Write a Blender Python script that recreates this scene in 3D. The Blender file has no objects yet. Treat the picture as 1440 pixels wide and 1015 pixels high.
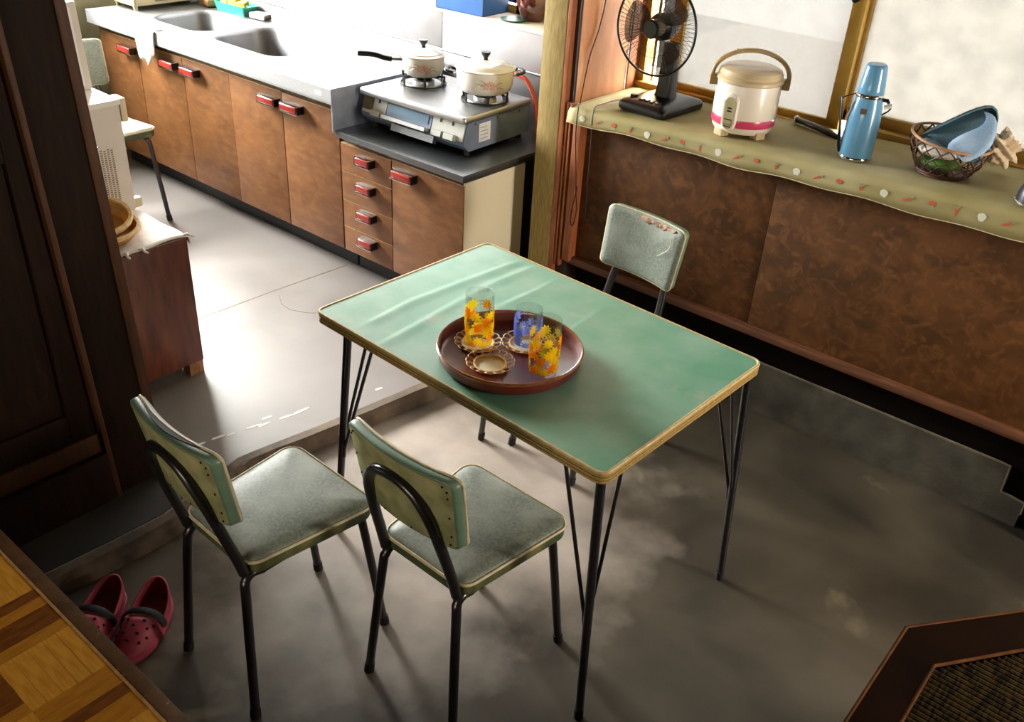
import bpy, bmesh, math, random
from mathutils import Vector, Matrix
rnd = random.Random(7)
PI = math.pi
scn = bpy.context.scene
COL = scn.collection

# ------------------------------------------------------------------ camera, sky, lights, exposure
cam_d = bpy.data.cameras.new('camera')
cam = bpy.data.objects.new('camera', cam_d); COL.objects.link(cam)
R_ = ((0.7614359039461067, 0.6460630990452912, 0.05308329524219018),
      (-0.3723408741482842, 0.3688577291623243, 0.8516491349585844),
      (-0.530638895691097, 0.6682413094752581, -0.5214172174856959))
cam.matrix_world = Matrix(((R_[0][0], R_[1][0], -R_[2][0], 0.72753),
                           (R_[0][1], R_[1][1], -R_[2][1], -1.22572),
                           (R_[0][2], R_[1][2], -R_[2][2], 1.80969), (0, 0, 0, 1)))
cam_d.sensor_width = 36.0
cam_d.lens = 1291.39 / 1440 * 36.0
cam_d.clip_start = 0.02
scn.camera = cam

SKY = 150.0
world = bpy.data.worlds.new('overcast_sky'); scn.world = world
world.use_nodes = True
bg = world.node_tree.nodes['Background']
bg.inputs[0].default_value = (1.0, 0.975, 0.95, 1)
bg.inputs[1].default_value = SKY

def portal(loc, rot, sx, sy):
    d = bpy.data.lights.new('window_portal', 'AREA'); d.shape = 'RECTANGLE'
    d.size = sx; d.size_y = sy; d.cycles.is_portal = True
    o = bpy.data.objects.new('window_portal', d); COL.objects.link(o)
    o.location = loc; o.rotation_euler = rot
portal((-2.72, 1.90, 1.53), (-PI / 2, 0, 0), 1.96, 0.94)       # window over the sink
portal((-4.08, 0.72, 1.62), (0, -PI / 2, 0), 1.0, 1.56)        # kitchen side window
portal((2.23, 1.105, 1.1), (0, PI / 2, 0), 1.1, .51)            # small window at the right end
portal((0.1, -3.18, .95), (PI / 2, 0, 0), 1.6, .8)              # low window of the raised room
portal((0.2, 1.90, 1.48), (-PI / 2, 0, 0), 2.7, 1.06)         # bay window

vs = scn.view_settings
vs.view_transform = 'Standard'; vs.look = 'None'; vs.gamma = 1.0
vs.use_curve_mapping = False
vs.exposure = 0.0
cy = scn.cycles
cy.max_bounces = 10; cy.diffuse_bounces = 5; cy.glossy_bounces = 4; cy.transmission_bounces = 8
cy.transparent_max_bounces = 16
cy.caustics_reflective = False; cy.caustics_refractive = False
cy.sample_clamp_indirect = 6.0
cy.blur_glossy = 0.5

# ------------------------------------------------------------------ materials
def lin(h):
    if isinstance(h, str):
        v = [int(h[i:i + 2], 16) / 255 for i in (0, 2, 4)]
        return tuple(x / 12.92 if x <= .04045 else ((x + .055) / 1.055) ** 2.4 for x in v) + (1,)
    return tuple(h) + (1,)

MATS = {}
def mat(name, c1, c2=None, scale=8.0, rough=.5, metal=0.0, stretch=(1, 1, 1), detail=5.0, lo=.35, hi=.65, bump=0.0, bscale=None,
        coat=0.0, spec=.5, c3=None, scale3=2.0, lo3=.5, hi3=.7, trans=0.0, alpha=1.0, distort=0.0, sheen=0.0, rough2=None):
    m = bpy.data.materials.new(name); m.use_nodes = True
    nt = m.node_tree; N = nt.nodes; L = nt.links
    b = N['Principled BSDF']
    b.inputs['Base Color'].default_value = lin(c1)
    b.inputs['Roughness'].default_value = rough
    b.inputs['Metallic'].default_value = metal
    b.inputs['Specular IOR Level'].default_value = spec
    b.inputs['Coat Weight'].default_value = coat
    b.inputs['Coat Roughness'].default_value = .08
    b.inputs['Transmission Weight'].default_value = trans
    b.inputs['Alpha'].default_value = alpha
    b.inputs['Sheen Weight'].default_value = sheen
    if c2 or bump:
        tc = N.new('ShaderNodeTexCoord'); mp = N.new('ShaderNodeMapping')
        mp.inputs['Scale'].default_value = stretch
        L.new(tc.outputs['Object'], mp.inputs['Vector'])
        def noise(s, d=detail):
            n = N.new('ShaderNodeTexNoise'); n.inputs['Scale'].default_value = s; n.inputs['Detail'].default_value = d
            n.inputs['Distortion'].default_value = distort
            L.new(mp.outputs[0], n.inputs['Vector']); return n
        def ramp(src, a, bb):
            r = N.new('ShaderNodeMapRange'); r.inputs['From Min'].default_value = a; r.inputs['From Max'].default_value = bb
            L.new(src, r.inputs['Value']); return r.outputs[0]
        if c2:
            n = noise(scale); f = ramp(n.outputs['Fac'], lo, hi)
            mx = N.new('ShaderNodeMix'); mx.data_type = 'RGBA'
            mx.inputs[6].default_value = lin(c1); mx.inputs[7].default_value = lin(c2)
            L.new(f, mx.inputs[0]); out = mx.outputs[2]
            if rough2 is not None:
                rr = N.new('ShaderNodeMapRange'); rr.inputs['To Min'].default_value = rough; rr.inputs['To Max'].default_value = rough2
                L.new(f, rr.inputs['Value']); L.new(rr.outputs[0], b.inputs['Roughness'])
            if c3:
                n3 = noise(scale3, 4.0); f3 = ramp(n3.outputs['Fac'], lo3, hi3)
                m3 = N.new('ShaderNodeMix'); m3.data_type = 'RGBA'
                L.new(out, m3.inputs[6]); m3.inputs[7].default_value = lin(c3); L.new(f3, m3.inputs[0]); out = m3.outputs[2]
            L.new(out, b.inputs['Base Color'])
        if bump:
            nb = noise(bscale or scale * 3, 3.0)
            bp = N.new('ShaderNodeBump'); bp.inputs['Strength'].default_value = bump; bp.inputs['Distance'].default_value = .004
            L.new(nb.outputs['Fac'], bp.inputs['Height']); L.new(bp.outputs[0], b.inputs['Normal'])
    MATS[name] = m
    return m

M = lambda n: MATS[n]
def lit_doorway(name):
    """paints the light pooled in front of the kitchen step into the concrete: an irregular pale patch"""
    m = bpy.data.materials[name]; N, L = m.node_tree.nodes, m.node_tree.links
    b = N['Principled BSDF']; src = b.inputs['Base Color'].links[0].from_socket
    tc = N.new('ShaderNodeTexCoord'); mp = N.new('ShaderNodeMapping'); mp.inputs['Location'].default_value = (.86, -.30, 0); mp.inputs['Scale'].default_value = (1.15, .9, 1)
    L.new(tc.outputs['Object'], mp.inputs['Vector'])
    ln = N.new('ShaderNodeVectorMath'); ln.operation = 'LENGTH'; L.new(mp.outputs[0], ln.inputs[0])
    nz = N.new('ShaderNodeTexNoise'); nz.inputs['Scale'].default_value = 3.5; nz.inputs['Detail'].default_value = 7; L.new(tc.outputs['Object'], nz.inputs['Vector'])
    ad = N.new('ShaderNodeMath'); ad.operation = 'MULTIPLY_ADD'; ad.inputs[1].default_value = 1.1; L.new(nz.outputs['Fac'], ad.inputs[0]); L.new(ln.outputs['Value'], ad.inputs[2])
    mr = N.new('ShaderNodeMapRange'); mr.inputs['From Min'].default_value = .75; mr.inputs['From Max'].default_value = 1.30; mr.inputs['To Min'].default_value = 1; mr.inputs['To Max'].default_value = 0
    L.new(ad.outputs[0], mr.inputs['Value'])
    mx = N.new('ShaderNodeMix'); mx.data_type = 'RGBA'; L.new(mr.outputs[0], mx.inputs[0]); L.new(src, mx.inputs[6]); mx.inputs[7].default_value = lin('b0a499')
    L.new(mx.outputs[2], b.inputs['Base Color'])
mat('dining_concrete', '524b3f', '302c25', scale=2.4, rough=.46, detail=9, lo=.36, hi=.64, bump=.04, bscale=60, c3='80745c', scale3=4.2, lo3=.63, hi3=.78, distort=.4, rough2=.38)
lit_doorway('dining_concrete')  # pale patch in the floor colour stands for light from the kitchen
mat('kitchen_concrete', '837d7a', '6d6763', scale=2.4, rough=.5, detail=7, bump=.04, bscale=50, c3='948d8b', scale3=1.2, lo3=.5, hi3=.7, rough2=.4)
mat('step_edge', '6b5a48', '43382e', scale=14, rough=.8, bump=.4)
mat('curb_concrete', '5b584b', '3d3b33', scale=9, rough=.85, bump=.4, bscale=70, c3='4a4234', scale3=3)
mat('curb_lip', '8a8068', '655c4a', scale=18, rough=.85)
mat('dark_beam', '140d09', '0d0805', scale=10, rough=.9, stretch=(1, 6, 6), spec=.1)
mat('panel_ply', '5f3b1b', '452a10', scale=9, rough=.6, detail=8, c3='6f4722', scale3=22, lo3=.5, hi3=.75, distort=1.4, spec=.25)
mat('trim_wood', '70452b', '4f2f1c', scale=8, rough=.5, stretch=(1, 12, 12))
mat('orange_ply', 'c0824c', 'ad7040', scale=5, rough=.6, stretch=(4, 4, 1), c3='cf9f70', scale3=3.5, lo3=.62, hi3=.75, spec=.25)
mat('orange_jamb', 'a86338', '8a4b28', scale=14, rough=.45, stretch=(8, 8, 1))
mat('olive_post', 'a8935f', '927c4a', scale=20, rough=.7, stretch=(6, 6, 1), detail=6, spec=.2)
mat('groove_dark', '2a1710', rough=.7)
mat('pillar_wood', '26150b', '180d06', scale=9, rough=.65, stretch=(8, 8, 1), spec=.12)
mat('pillar_edge', '4f2f19', '3d2413', scale=12, rough=.55, stretch=(8, 8, 1), spec=.25)
mat('kitchen_wall', 'a9a792', '97957f', scale=6, rough=.85)
mat('dining_wall', '4a3e29', '403522', scale=4, rough=.9, spec=.2)
mat('ceiling_board', '6e5f45', '5c4f39', scale=5, rough=.8, stretch=(1, 8, 1), spec=.2)
mat('steel', 'c6c8ca', 'b6b8ba', scale=40, rough=.34, metal=1.0, stretch=(1, 14, 14), rough2=.42)
mat('steel_dark', '8b9096', '7b8087', scale=30, rough=.36, metal=1.0, stretch=(1, 14, 14))
mat('steel_wall', 'b8b6ba', 'a6a4a8', scale=5, rough=.34, metal=.85, bump=.1, bscale=9)
mat('cabinet_wood', '845632', '6d4526', scale=9, rough=.42, detail=9, lo=.3, hi=.7, c3='93663a', scale3=24, lo3=.45, hi3=.85, distort=.3, coat=.1, stretch=(.7, 1, 1.5))
mat('cabinet_edge', 'bf9b76', 'a8835f', scale=30, rough=.5)
mat('olive_gap', '6b6040', '554b30', scale=20, rough=.6)
mat('cream_panel', 'f3e9cb', 'ece0c0', scale=3, rough=.5)
mat('toe_black', '15171a', rough=.5)
mat('red_plastic', 'a5332c', '8e241f', scale=30, rough=.25, coat=.5)
mat('chrome', 'd8d8d8', rough=.12, metal=1.0)
mat('black_metal', '141416', '1d1c1c', scale=40, rough=.32, spec=.6)
mat('black_tube', '17161a', '211f22', scale=60, rough=.28, spec=.6, coat=.2)
mat('rubber_black', '101012', rough=.7)
mat('vinyl_seat', '8e968a', '747c70', scale=150, rough=.48, detail=3, bump=.05, bscale=420, c3='a2a79d', scale3=8, lo3=.5, hi3=.75, spec=.4)
mat('vinyl_green', '6f8a74', '5b7762', scale=18, rough=.42, bump=.05, bscale=200)
mat('vinyl_band', '4d5a3c', '3a452e', scale=40, rough=.5, c3='8b8450', scale3=6, lo3=.55, hi3=.7)
mat('back_cloth', '9c9d74', '80845b', scale=26, rough=.7, detail=8, c3='aca67c', scale3=9, lo3=.55, hi3=.72, spec=.2)
mat('cream_piping', 'ddd2b0', 'c8ba90', scale=60, rough=.45)
mat('foam_torn', 'c9a588', '5d3c33', scale=90, rough=.9)
mat('table_edge', 'bd9f5f', '9a7d45', scale=70, rough=.42, stretch=(1, 1, 6), c3='7a6233', scale3=130, lo3=.62, hi3=.72)
mat('table_edge_pale', 'd6c190', 'c2a971', scale=50, rough=.4)
mat('tray_lacquer', '66241a', '4c1811', scale=9, rough=.4, coat=.12, c3='74301f', scale3=4)
mat('tray_rim', '8a5a3a', '6f4228', scale=30, rough=.25, coat=.6)
mat('rattan', 'e8cb9a', 'd3ac72', scale=60, rough=.55)
mat('steel_apron', 'd2d4d8', 'c4c6ca', scale=40, rough=.4, metal=.45, stretch=(1, 14, 14))
mat('steel_end', '9aa3b4', '8c95a6', scale=20, rough=.45, metal=.35)
mat('dish_green', '1f5f50', '184c40', scale=10, rough=.3)
mat('shade_strip', '35332d', '242320', scale=5, rough=.7, detail=8, c3='45423a', scale3=9, lo3=.6, hi3=.75)  # dark tone for the shade painted on the slab by the partition
mat('steel_basin', '85868a', '77787c', scale=30, rough=.42, metal=1.0, stretch=(1, 10, 10))
mat('coaster_cloth', 'efe6c6', 'e2d6ae', scale=120, rough=.75)
mat('print_yellow', 'ffd20a', 'f7c000', scale=20, rough=.4)
mat('print_orange', 'f08a10', 'e47906', scale=20, rough=.4)
mat('print_blue', '5d78d0', '7d92dc', scale=20, rough=.4)
mat('enamel_white', 'f0ede6', rough=.15, coat=.6)
mat('decal_pink', 'e3aca6', 'd69a94', scale=60, rough=.3)
mat('decal_green', 'b3b197', rough=.3)
mat('black_plastic', '0c0c0e', rough=.32, coat=.1, spec=.4)
mat('iron_black', '18181a', rough=.5)
mat('stove_grey', '76849b', '6a788f', scale=14, rough=.45, metal=.1)
mat('stove_panel', 'c9cbc8', 'bcbebb', scale=18, rough=.32, metal=.4)
mat('oven_glass', '7d95ab', '6c8499', scale=5, rough=.12, coat=.6)
mat('paper_label', 'e6e8ec', 'd8dade', scale=30, rough=.6)
mat('label_ink', '8a8f99', rough=.6)
mat('hose_orange', 'd0593f', 'c24a33', scale=20, rough=.35)
mat('blue_box', '3b6fb4', '2f62a8', scale=10, rough=.4)
mat('jar_brown', '5c2318', '45180f', scale=8, rough=.1, coat=.8)
mat('teal_plastic', '45b39c', '399f89', scale=10, rough=.35)
mat('sponge_yellow', 'efe36a', 'e3d24a', scale=60, rough=.9, bump=.4, bscale=150)
mat('sponge_ochre', 'cfa94a', 'b98f36', scale=60, rough=.9, bump=.4, bscale=150)
mat('sponge_peach', 'dba878', 'c98f60', scale=60, rough=.9)
mat('soap_white', 'f2efe8', rough=.4)
mat('cloth_white', 'efebe4', 'e2ddd4', scale=60, rough=.9)
mat('machine_white', 'd9d0c6', 'd1c8bd', scale=6, rough=.4)
mat('machine_cream', 'd8cca8', rough=.45)
mat('grille_dark', '7a6a55', rough=.6)
mat('side_cabinet_wood', '6b3219', '4b200f', scale=7, rough=.42, stretch=(5, 5, 1), detail=7, c3='7d4524', scale3=4)
mat('raw_wood', 'a9774a', '7d4f2a', scale=18, rough=.7, stretch=(6, 6, 1))
mat('bamboo', 'c48a36', 'a9702a', scale=40, rough=.45, stretch=(1, 1, 5))
mat('sill_cloth', 'a2976a', '908650', scale=7, rough=.65, detail=6, bump=.05, bscale=120, c3='b0a67e', scale3=3, spec=.3)
mat('print_red', 'c0583a', rough=.6)
mat('print_white', 'dcdccb', rough=.6)
mat('print_green', '8a9d78', rough=.6)
mat('gold_frame', 'cfa955', 'bd9643', scale=12, rough=.35, metal=.55)
mat('gold_dark', 'ad8840', '997534', scale=12, rough=.4, metal=.5)
mat('fan_black', '0e1114', '13171a', scale=12, rough=.28, coat=.12)
mat('fan_wire', '2b2a24', rough=.4)
mat('cooker_white', 'ebe2d6', 'e3d9cb', scale=5, rough=.3, coat=.2)
mat('cooker_beige', 'b59c6e', 'a88e60', scale=8, rough=.35)
mat('cooker_lid', 'cfbb98', 'c4ae88', scale=8, rough=.3, coat=.2)
mat('cooker_pink', 'd24a78', 'c93d63', scale=3, rough=.3, coat=.2)
mat('panel_olive', 'a89f78', '8d8560', scale=12, rough=.4)
mat('flask_blue', '629cc2', '598fb5', scale=8, rough=.25, coat=.4)
mat('badge_brown', '5a3a30', rough=.4)
mat('cane_brown', '5a3422', '3b2015', scale=30, rough=.5)
mat('cane_pale', 'b98f6d', 'a37a58', scale=30, rough=.5)
mat('cloth_blue', '9dbcdc', '86a9cd', scale=260, rough=.9, detail=2, c3='b0c9e2', scale3=9)
mat('cloth_grey_blue', '6d8d9f', '5a7a8c', scale=260, rough=.9, detail=2)
mat('paper_cream', 'ead9be', 'd8bf9e', scale=30, rough=.9)
mat('leaf_pack', '5f8f3c', '477430', scale=20, rough=.5)
mat('pot_grey', '3f4148', '2d2f34', scale=10, rough=.3, metal=.5)
mat('ash_dark', '17171a', rough=.9)
mat('clog_pink', 'b84a5c', 'a33c4e', scale=14, rough=.55, bump=.06, bscale=90)
mat('clog_inside', '8a4a3a', '6f3a2e', scale=14, rough=.8)
mat('hole_dark', '2b0f14', rough=.9)
mat('parquet_light', 'e6ab42', 'd39126', scale=9, rough=.4, stretch=(11, 2, 1), coat=.15, detail=6, c3='bb7c1e', scale3=7, lo3=.6, hi3=.8)
mat('parquet_mid', 'cd8d2a', 'b5761c', scale=9, rough=.4, stretch=(11, 2, 1), coat=.15, detail=6)
mat('parquet_dark', '8f561a', '703c0e', scale=9, rough=.4, stretch=(11, 2, 1), coat=.15, detail=6)
mat('parquet_joint', '2b1606', rough=.8)
mat('edge_board', '6b4c2c', '53381f', scale=20, rough=.65, c3='8f7350', scale3=90, lo3=.66, hi3=.74, spec=.25)
mat('edge_worn', 'c49a63', 'a67c48', scale=50, rough=.6)
mat('low_table_wood', '24130a', '190d06', scale=9, rough=.8, c3='4f361c', scale3=60, lo3=.72, hi3=.8, spec=.05)
mat('low_table_edge', '6a401d', '4c2d12', scale=30, rough=.7, spec=.1)
mat('reed', '4a3a18', '2c2109', scale=30, rough=.8, stretch=(6, 1, 1), c3='181004', scale3=24, lo3=.5, hi3=.58, spec=.15)
mat('leaf_green', '86a05e', '6d8a48', scale=9, rough=.8)
mat('gravel', 'b5ab9a', 'a0968a', scale=14, rough=.95)
mat('paint_white', 'e8e4dc', rough=.8)
mat('thread_white', 'e4ddc8', rough=.8)
mat('cord_black', '1a1512', rough=.5)

def table_top_mat():
    m = bpy.data.materials.new('table_vinyl'); m.use_nodes = True
    N, L = m.node_tree.nodes, m.node_tree.links; b = N['Principled BSDF']
    tc = N.new('ShaderNodeTexCoord')
    def noise(s, d, off=0.0):
        n = N.new('ShaderNodeTexNoise'); n.inputs['Scale'].default_value = s; n.inputs['Detail'].default_value = d
        n.noise_dimensions = '4D'; n.inputs['W'].default_value = off
        L.new(tc.outputs['Object'], n.inputs['Vector']); return n.outputs['Fac']
    def rng(s, a, c):
        r = N.new('ShaderNodeMapRange'); r.inputs['From Min'].default_value = a; r.inputs['From Max'].default_value = c
        L.new(s, r.inputs['Value']); return r.outputs[0]
    def mixc(f, a, c):
        x = N.new('ShaderNodeMix'); x.data_type = 'RGBA'; L.new(f, x.inputs[0])
        for i, v in ((6, a), (7, c)):
            if isinstance(v, str): x.inputs[i].default_value = lin(v)
            else: L.new(v, x.inputs[i])
        return x.outputs[2]
    c = mixc(rng(noise(5, 5), .35, .7), '549475', '8eb09b')
    c = mixc(rng(noise(7, 6, 3.1), .60, .74), c, 'a9b08e')            # rubbed patches
    # printed cross-hatch weave
    wv = []
    for ang in (.6, -.6):
        mp = N.new('ShaderNodeMapping'); mp.inputs['Rotation'].default_value = (0, 0, ang); L.new(tc.outputs['Object'], mp.inputs['Vector'])
        w = N.new('ShaderNodeTexWave'); w.inputs['Scale'].default_value = 55; w.inputs['Distortion'].default_value = .6; w.inputs['Detail'].default_value = 1
        L.new(mp.outputs[0], w.inputs['Vector']); wv.append(w.outputs['Fac'])
    mu = N.new('ShaderNodeMath'); mu.operation = 'MULTIPLY'; L.new(wv[0], mu.inputs[0]); L.new(wv[1], mu.inputs[1])
    sc = N.new('ShaderNodeMath'); sc.operation = 'MULTIPLY'; sc.inputs[1].default_value = .08; L.new(mu.outputs[0], sc.inputs[0])
    c = mixc(sc.outputs[0], c, '8fb39b')
    L.new(c, b.inputs['Base Color'])
    b.inputs['Roughness'].default_value = .44
    b.inputs['Specular IOR Level'].default_value = .55
    b.inputs['Coat Weight'].default_value = .22; b.inputs['Coat Roughness'].default_value = .32
    MATS['table_vinyl'] = m
table_top_mat()

def glass_mat(name, col, rough, alpha_mix):
    m = bpy.data.materials.new(name); m.use_nodes = True
    N, L = m.node_tree.nodes, m.node_tree.links; N.clear()
    o = N.new('ShaderNodeOutputMaterial'); t = N.new('ShaderNodeBsdfTransparent'); g = N.new('ShaderNodeBsdfGlossy')
    t.inputs[0].default_value = lin(col); g.inputs['Roughness'].default_value = rough
    lw = N.new('ShaderNodeLayerWeight'); lw.inputs[0].default_value = alpha_mix
    mx = N.new('ShaderNodeMixShader'); mr = N.new('ShaderNodeMapRange'); mr.inputs['To Min'].default_value = .07; mr.inputs['To Max'].default_value = .4
    pw = N.new('ShaderNodeMath'); pw.operation = 'POWER'; pw.inputs[1].default_value = 3.0; L.new(lw.outputs['Facing'], pw.inputs[0])
    L.new(pw.outputs[0], mr.inputs['Value']); L.new(mr.outputs[0], mx.inputs[0]); L.new(t.outputs[0], mx.inputs[1]); L.new(g.outputs[0], mx.inputs[2])
    L.new(mx.outputs[0], o.inputs[0]); MATS[name] = m
glass_mat('drink_glass', (.93, .94, .93), .03, .25)
glass_mat('clear_pane', (.95, .96, .95), .02, .1)
glass_mat('pane_sink', (.24, .24, .24), .02, .1)
glass_mat('pane_side', (.60, .57, .53), .02, .1)
glass_mat('pane_paper', (.25, .235, .21), .02, .1)

def frosted(name, trans_col, tcol, fac, spots=None):
    """frosted pane: a part of the light passes straight, the rest is scattered through"""
    m = bpy.data.materials.new(name); m.use_nodes = True
    N, L = m.node_tree.nodes, m.node_tree.links; N.clear()
    o = N.new('ShaderNodeOutputMaterial'); a = N.new('ShaderNodeBsdfTransparent'); s = N.new('ShaderNodeBsdfTranslucent')
    a.inputs[0].default_value = lin(trans_col); s.inputs[0].default_value = lin(tcol)
    tc = N.new('ShaderNodeTexCoord')
    n = N.new('ShaderNodeTexNoise'); n.inputs['Scale'].default_value = 14; n.inputs['Detail'].default_value = 5
    L.new(tc.outputs['Object'], n.inputs['Vector'])
    r = N.new('ShaderNodeMapRange'); r.inputs['From Min'].default_value = .3; r.inputs['From Max'].default_value = .7
    r.inputs['To Min'].default_value = max(0, fac - .1); r.inputs['To Max'].default_value = min(1, fac + .1)
    L.new(n.outputs['Fac'], r.inputs['Value'])
    if spots:
        v = N.new('ShaderNodeTexVoronoi'); v.inputs['Scale'].default_value = 9; v.inputs['Randomness'].default_value = .35
        L.new(tc.outputs['Object'], v.inputs['Vector'])
        n2 = N.new('ShaderNodeTexNoise'); n2.inputs['Scale'].default_value = 55; L.new(tc.outputs['Object'], n2.inputs['Vector'])
        ad = N.new('ShaderNodeMath'); ad.operation = 'MULTIPLY_ADD'; ad.inputs[1].default_value = .5; L.new(n2.outputs['Fac'], ad.inputs[0]); L.new(v.outputs['Distance'], ad.inputs[2])
        mr = N.new('ShaderNodeMapRange'); mr.inputs['From Min'].default_value = .34; mr.inputs['From Max'].default_value = .46
        L.new(ad.outputs[0], mr.inputs['Value'])
        mx = N.new('ShaderNodeMix'); mx.data_type = 'RGBA'; mx.inputs[6].default_value = lin(spots); mx.inputs[7].default_value = lin(tcol)
        L.new(mr.outputs[0], mx.inputs[0]); L.new(mx.outputs[2], s.inputs[0])
    ms = N.new('ShaderNodeMixShader'); L.new(r.outputs[0], ms.inputs[0]); L.new(a.outputs[0], ms.inputs[1]); L.new(s.outputs[0], ms.inputs[2])
    L.new(ms.outputs[0], o.inputs[0]); MATS[name] = m
frosted('pane_left', (.10, .10, .097), (.088, .087, .084), .6)
frosted('pane_right', (.02, .02, .02), (.099, .097, .091), .93, spots=(.084, .079, .069))

def print_mat(name, c):
    m = bpy.data.materials.new(name); m.use_nodes = True
    N, L = m.node_tree.nodes, m.node_tree.links; N.clear()
    o = N.new('ShaderNodeOutputMaterial'); d = N.new('ShaderNodeBsdfDiffuse'); t = N.new('ShaderNodeBsdfTranslucent'); x = N.new('ShaderNodeBsdfTransparent')
    d.inputs[0].default_value = lin(c); t.inputs[0].default_value = lin(c); x.inputs[0].default_value = lin(c)
    a = N.new('ShaderNodeMixShader'); a.inputs[0].default_value = .5; L.new(d.outputs[0], a.inputs[1]); L.new(t.outputs[0], a.inputs[2])
    b = N.new('ShaderNodeMixShader'); b.inputs[0].default_value = .4; L.new(a.outputs[0], b.inputs[1]); L.new(x.outputs[0], b.inputs[2])
    L.new(b.outputs[0], o.inputs[0]); MATS[name] = m
print_mat('print_yellow', 'ffd822'); print_mat('print_orange', 'fb9a1c'); print_mat('print_blue', '8098e8')
def blade_mat():
    m = bpy.data.materials.new('blade_smoke'); m.use_nodes = True
    b = m.node_tree.nodes['Principled BSDF']; b.inputs['Base Color'].default_value = lin('4a453c'); b.inputs['Alpha'].default_value = .58
    b.inputs['Roughness'].default_value = .25; MATS['blade_smoke'] = m
blade_mat()

# ------------------------------------------------------------------ mesh helpers
def bm_box(bm, x0, y0, z0, x1, y1, z1, bev=0.0, seg=2):
    r = bmesh.ops.create_cube(bm, size=1.0)
    vsx = r['verts']
    for v in vsx:
        v.co = Vector(((x0 + x1) / 2 + v.co.x * (x1 - x0), (y0 + y1) / 2 + v.co.y * (y1 - y0), (z0 + z1) / 2 + v.co.z * (z1 - z0)))
    if bev:
        es = list({e for v in vsx for e in v.link_edges})
        bmesh.ops.bevel(bm, geom=es, offset=bev, segments=seg, profile=.6, affect='EDGES')

def bm_loft(bm, loops, cap0=True, cap1=True, close=True):
    rows = [[bm.verts.new(p) for p in lp] for lp in loops]
    n = len(rows[0])
    for a, b in zip(rows, rows[1:]):
        for i in range(n if close else n - 1):
            j = (i + 1) % n
            bm.faces.new((a[i], a[j], b[j], b[i]))
    if cap0 and close: bm.faces.new(list(reversed(rows[0])))
    if cap1 and close: bm.faces.new(rows[-1])
    return rows

def bm_lathe(bm, prof, n=32, c=(0, 0), cap0=True, cap1=True):
    lps = []
    for r, z in prof:
        r = max(r, .0004)
        lps.append([(c[0] + r * math.cos(2 * PI * i / n), c[1] + r * math.sin(2 * PI * i / n), z) for i in range(n)])
    bm_loft(bm, lps, cap0, cap1)

def catmull(pts, k=6, closed=False):
    P = [Vector(p) for p in pts]; out = []
    n = len(P)
    rngi = range(n if closed else n - 1)
    for i in rngi:
        if closed: p0, p1, p2, p3 = P[i - 1], P[i], P[(i + 1) % n], P[(i + 2) % n]
        else: p0, p1, p2, p3 = P[max(i - 1, 0)], P[i], P[i + 1], P[min(i + 2, n - 1)]
        for j in range(k):
            t = j / k
            out.append(.5 * ((2 * p1) + (p2 - p0) * t + (2 * p0 - 5 * p1 + 4 * p2 - p3) * t * t + (3 * p1 - p0 - 3 * p2 + p3) * t ** 3))
    if not closed: out.append(P[-1])
    return out

def bm_tube(bm, pts, r, n=8, closed=False, flat=1.0, up=None):
    P = [Vector(p) for p in pts]; m = len(P)
    rr = r if isinstance(r, (list, tuple)) else [r] * m
    T = []
    for i in range(m):
        if closed: t = P[(i + 1) % m] - P[i - 1]
        else: t = P[min(i + 1, m - 1)] - P[max(i - 1, 0)]
        T.append(t.normalized())
    ref = Vector(up) if up else (Vector((0, 0, 1)) if abs(T[0].z) < .9 else Vector((1, 0, 0)))
    u = (ref - T[0] * ref.dot(T[0])).normalized()
    lps = []
    for i in range(m):
        if up: u = Vector(up)
        u = (u - T[i] * u.dot(T[i])).normalized(); w = T[i].cross(u)
        lps.append([P[i] + (u * math.cos(2 * PI * k / n) * flat + w * math.sin(2 * PI * k / n)) * rr[i] for k in range(n)])
    if closed: lps.append(lps[0]); bm_loft(bm, lps, False, False)
    else: bm_loft(bm, lps)

def rrect(x0, y0, x1, y1, r, k=6):
    out = []
    for cx_, cy_, a in ((x1 - r, y1 - r, 0), (x0 + r, y1 - r, PI / 2), (x0 + r, y0 + r, PI), (x1 - r, y0 + r, 1.5 * PI)):
        for i in range(k + 1):
            t = a + PI / 2 * i / k; out.append((cx_ + r * math.cos(t), cy_ + r * math.sin(t)))
    return out

def bm_prism(bm, poly, z0, z1):
    bm_loft(bm, [[(x, y, z0) for x, y in poly], [(x, y, z1) for x, y in poly]])

def obj(name, bm, m, parent=None, smooth=None, loc=None, rot=None, kind=None):
    bmesh.ops.remove_doubles(bm, verts=bm.verts, dist=1e-6)
    bmesh.ops.recalc_face_normals(bm, faces=bm.faces)
    me = bpy.data.meshes.new(name); bm.to_mesh(me); bm.free()
    for mm in (m if isinstance(m, (list, tuple)) else [m]): me.materials.append(M(mm))
    if smooth is not None:
        me.polygons.foreach_set('use_smooth', [True] * len(me.polygons))
        try: me.set_sharp_from_angle(angle=math.radians(smooth))
        except Exception: pass
    o = bpy.data.objects.new(name, me); COL.objects.link(o)
    if parent: o.parent = parent
    if loc: o.location = loc
    if rot: o.rotation_euler = rot
    if kind: o['kind'] = kind
    return o

def box(name, m, x0, y0, z0, x1, y1, z1, parent=None, bev=0.0, kind=None, loc=None, rot=None):
    bm = bmesh.new(); bm_box(bm, x0, y0, z0, x1, y1, z1, bev)
    return obj(name, bm, m, parent, smooth=30 if bev else None, kind=kind, loc=loc, rot=rot)

def tube(name, m, pts, r, parent=None, n=8, closed=False, smooth=50, flat=1.0, up=None):
    bm = bmesh.new(); bm_tube(bm, pts, r, n, closed, flat, up)
    return obj(name, bm, m, parent, smooth=smooth)

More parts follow.
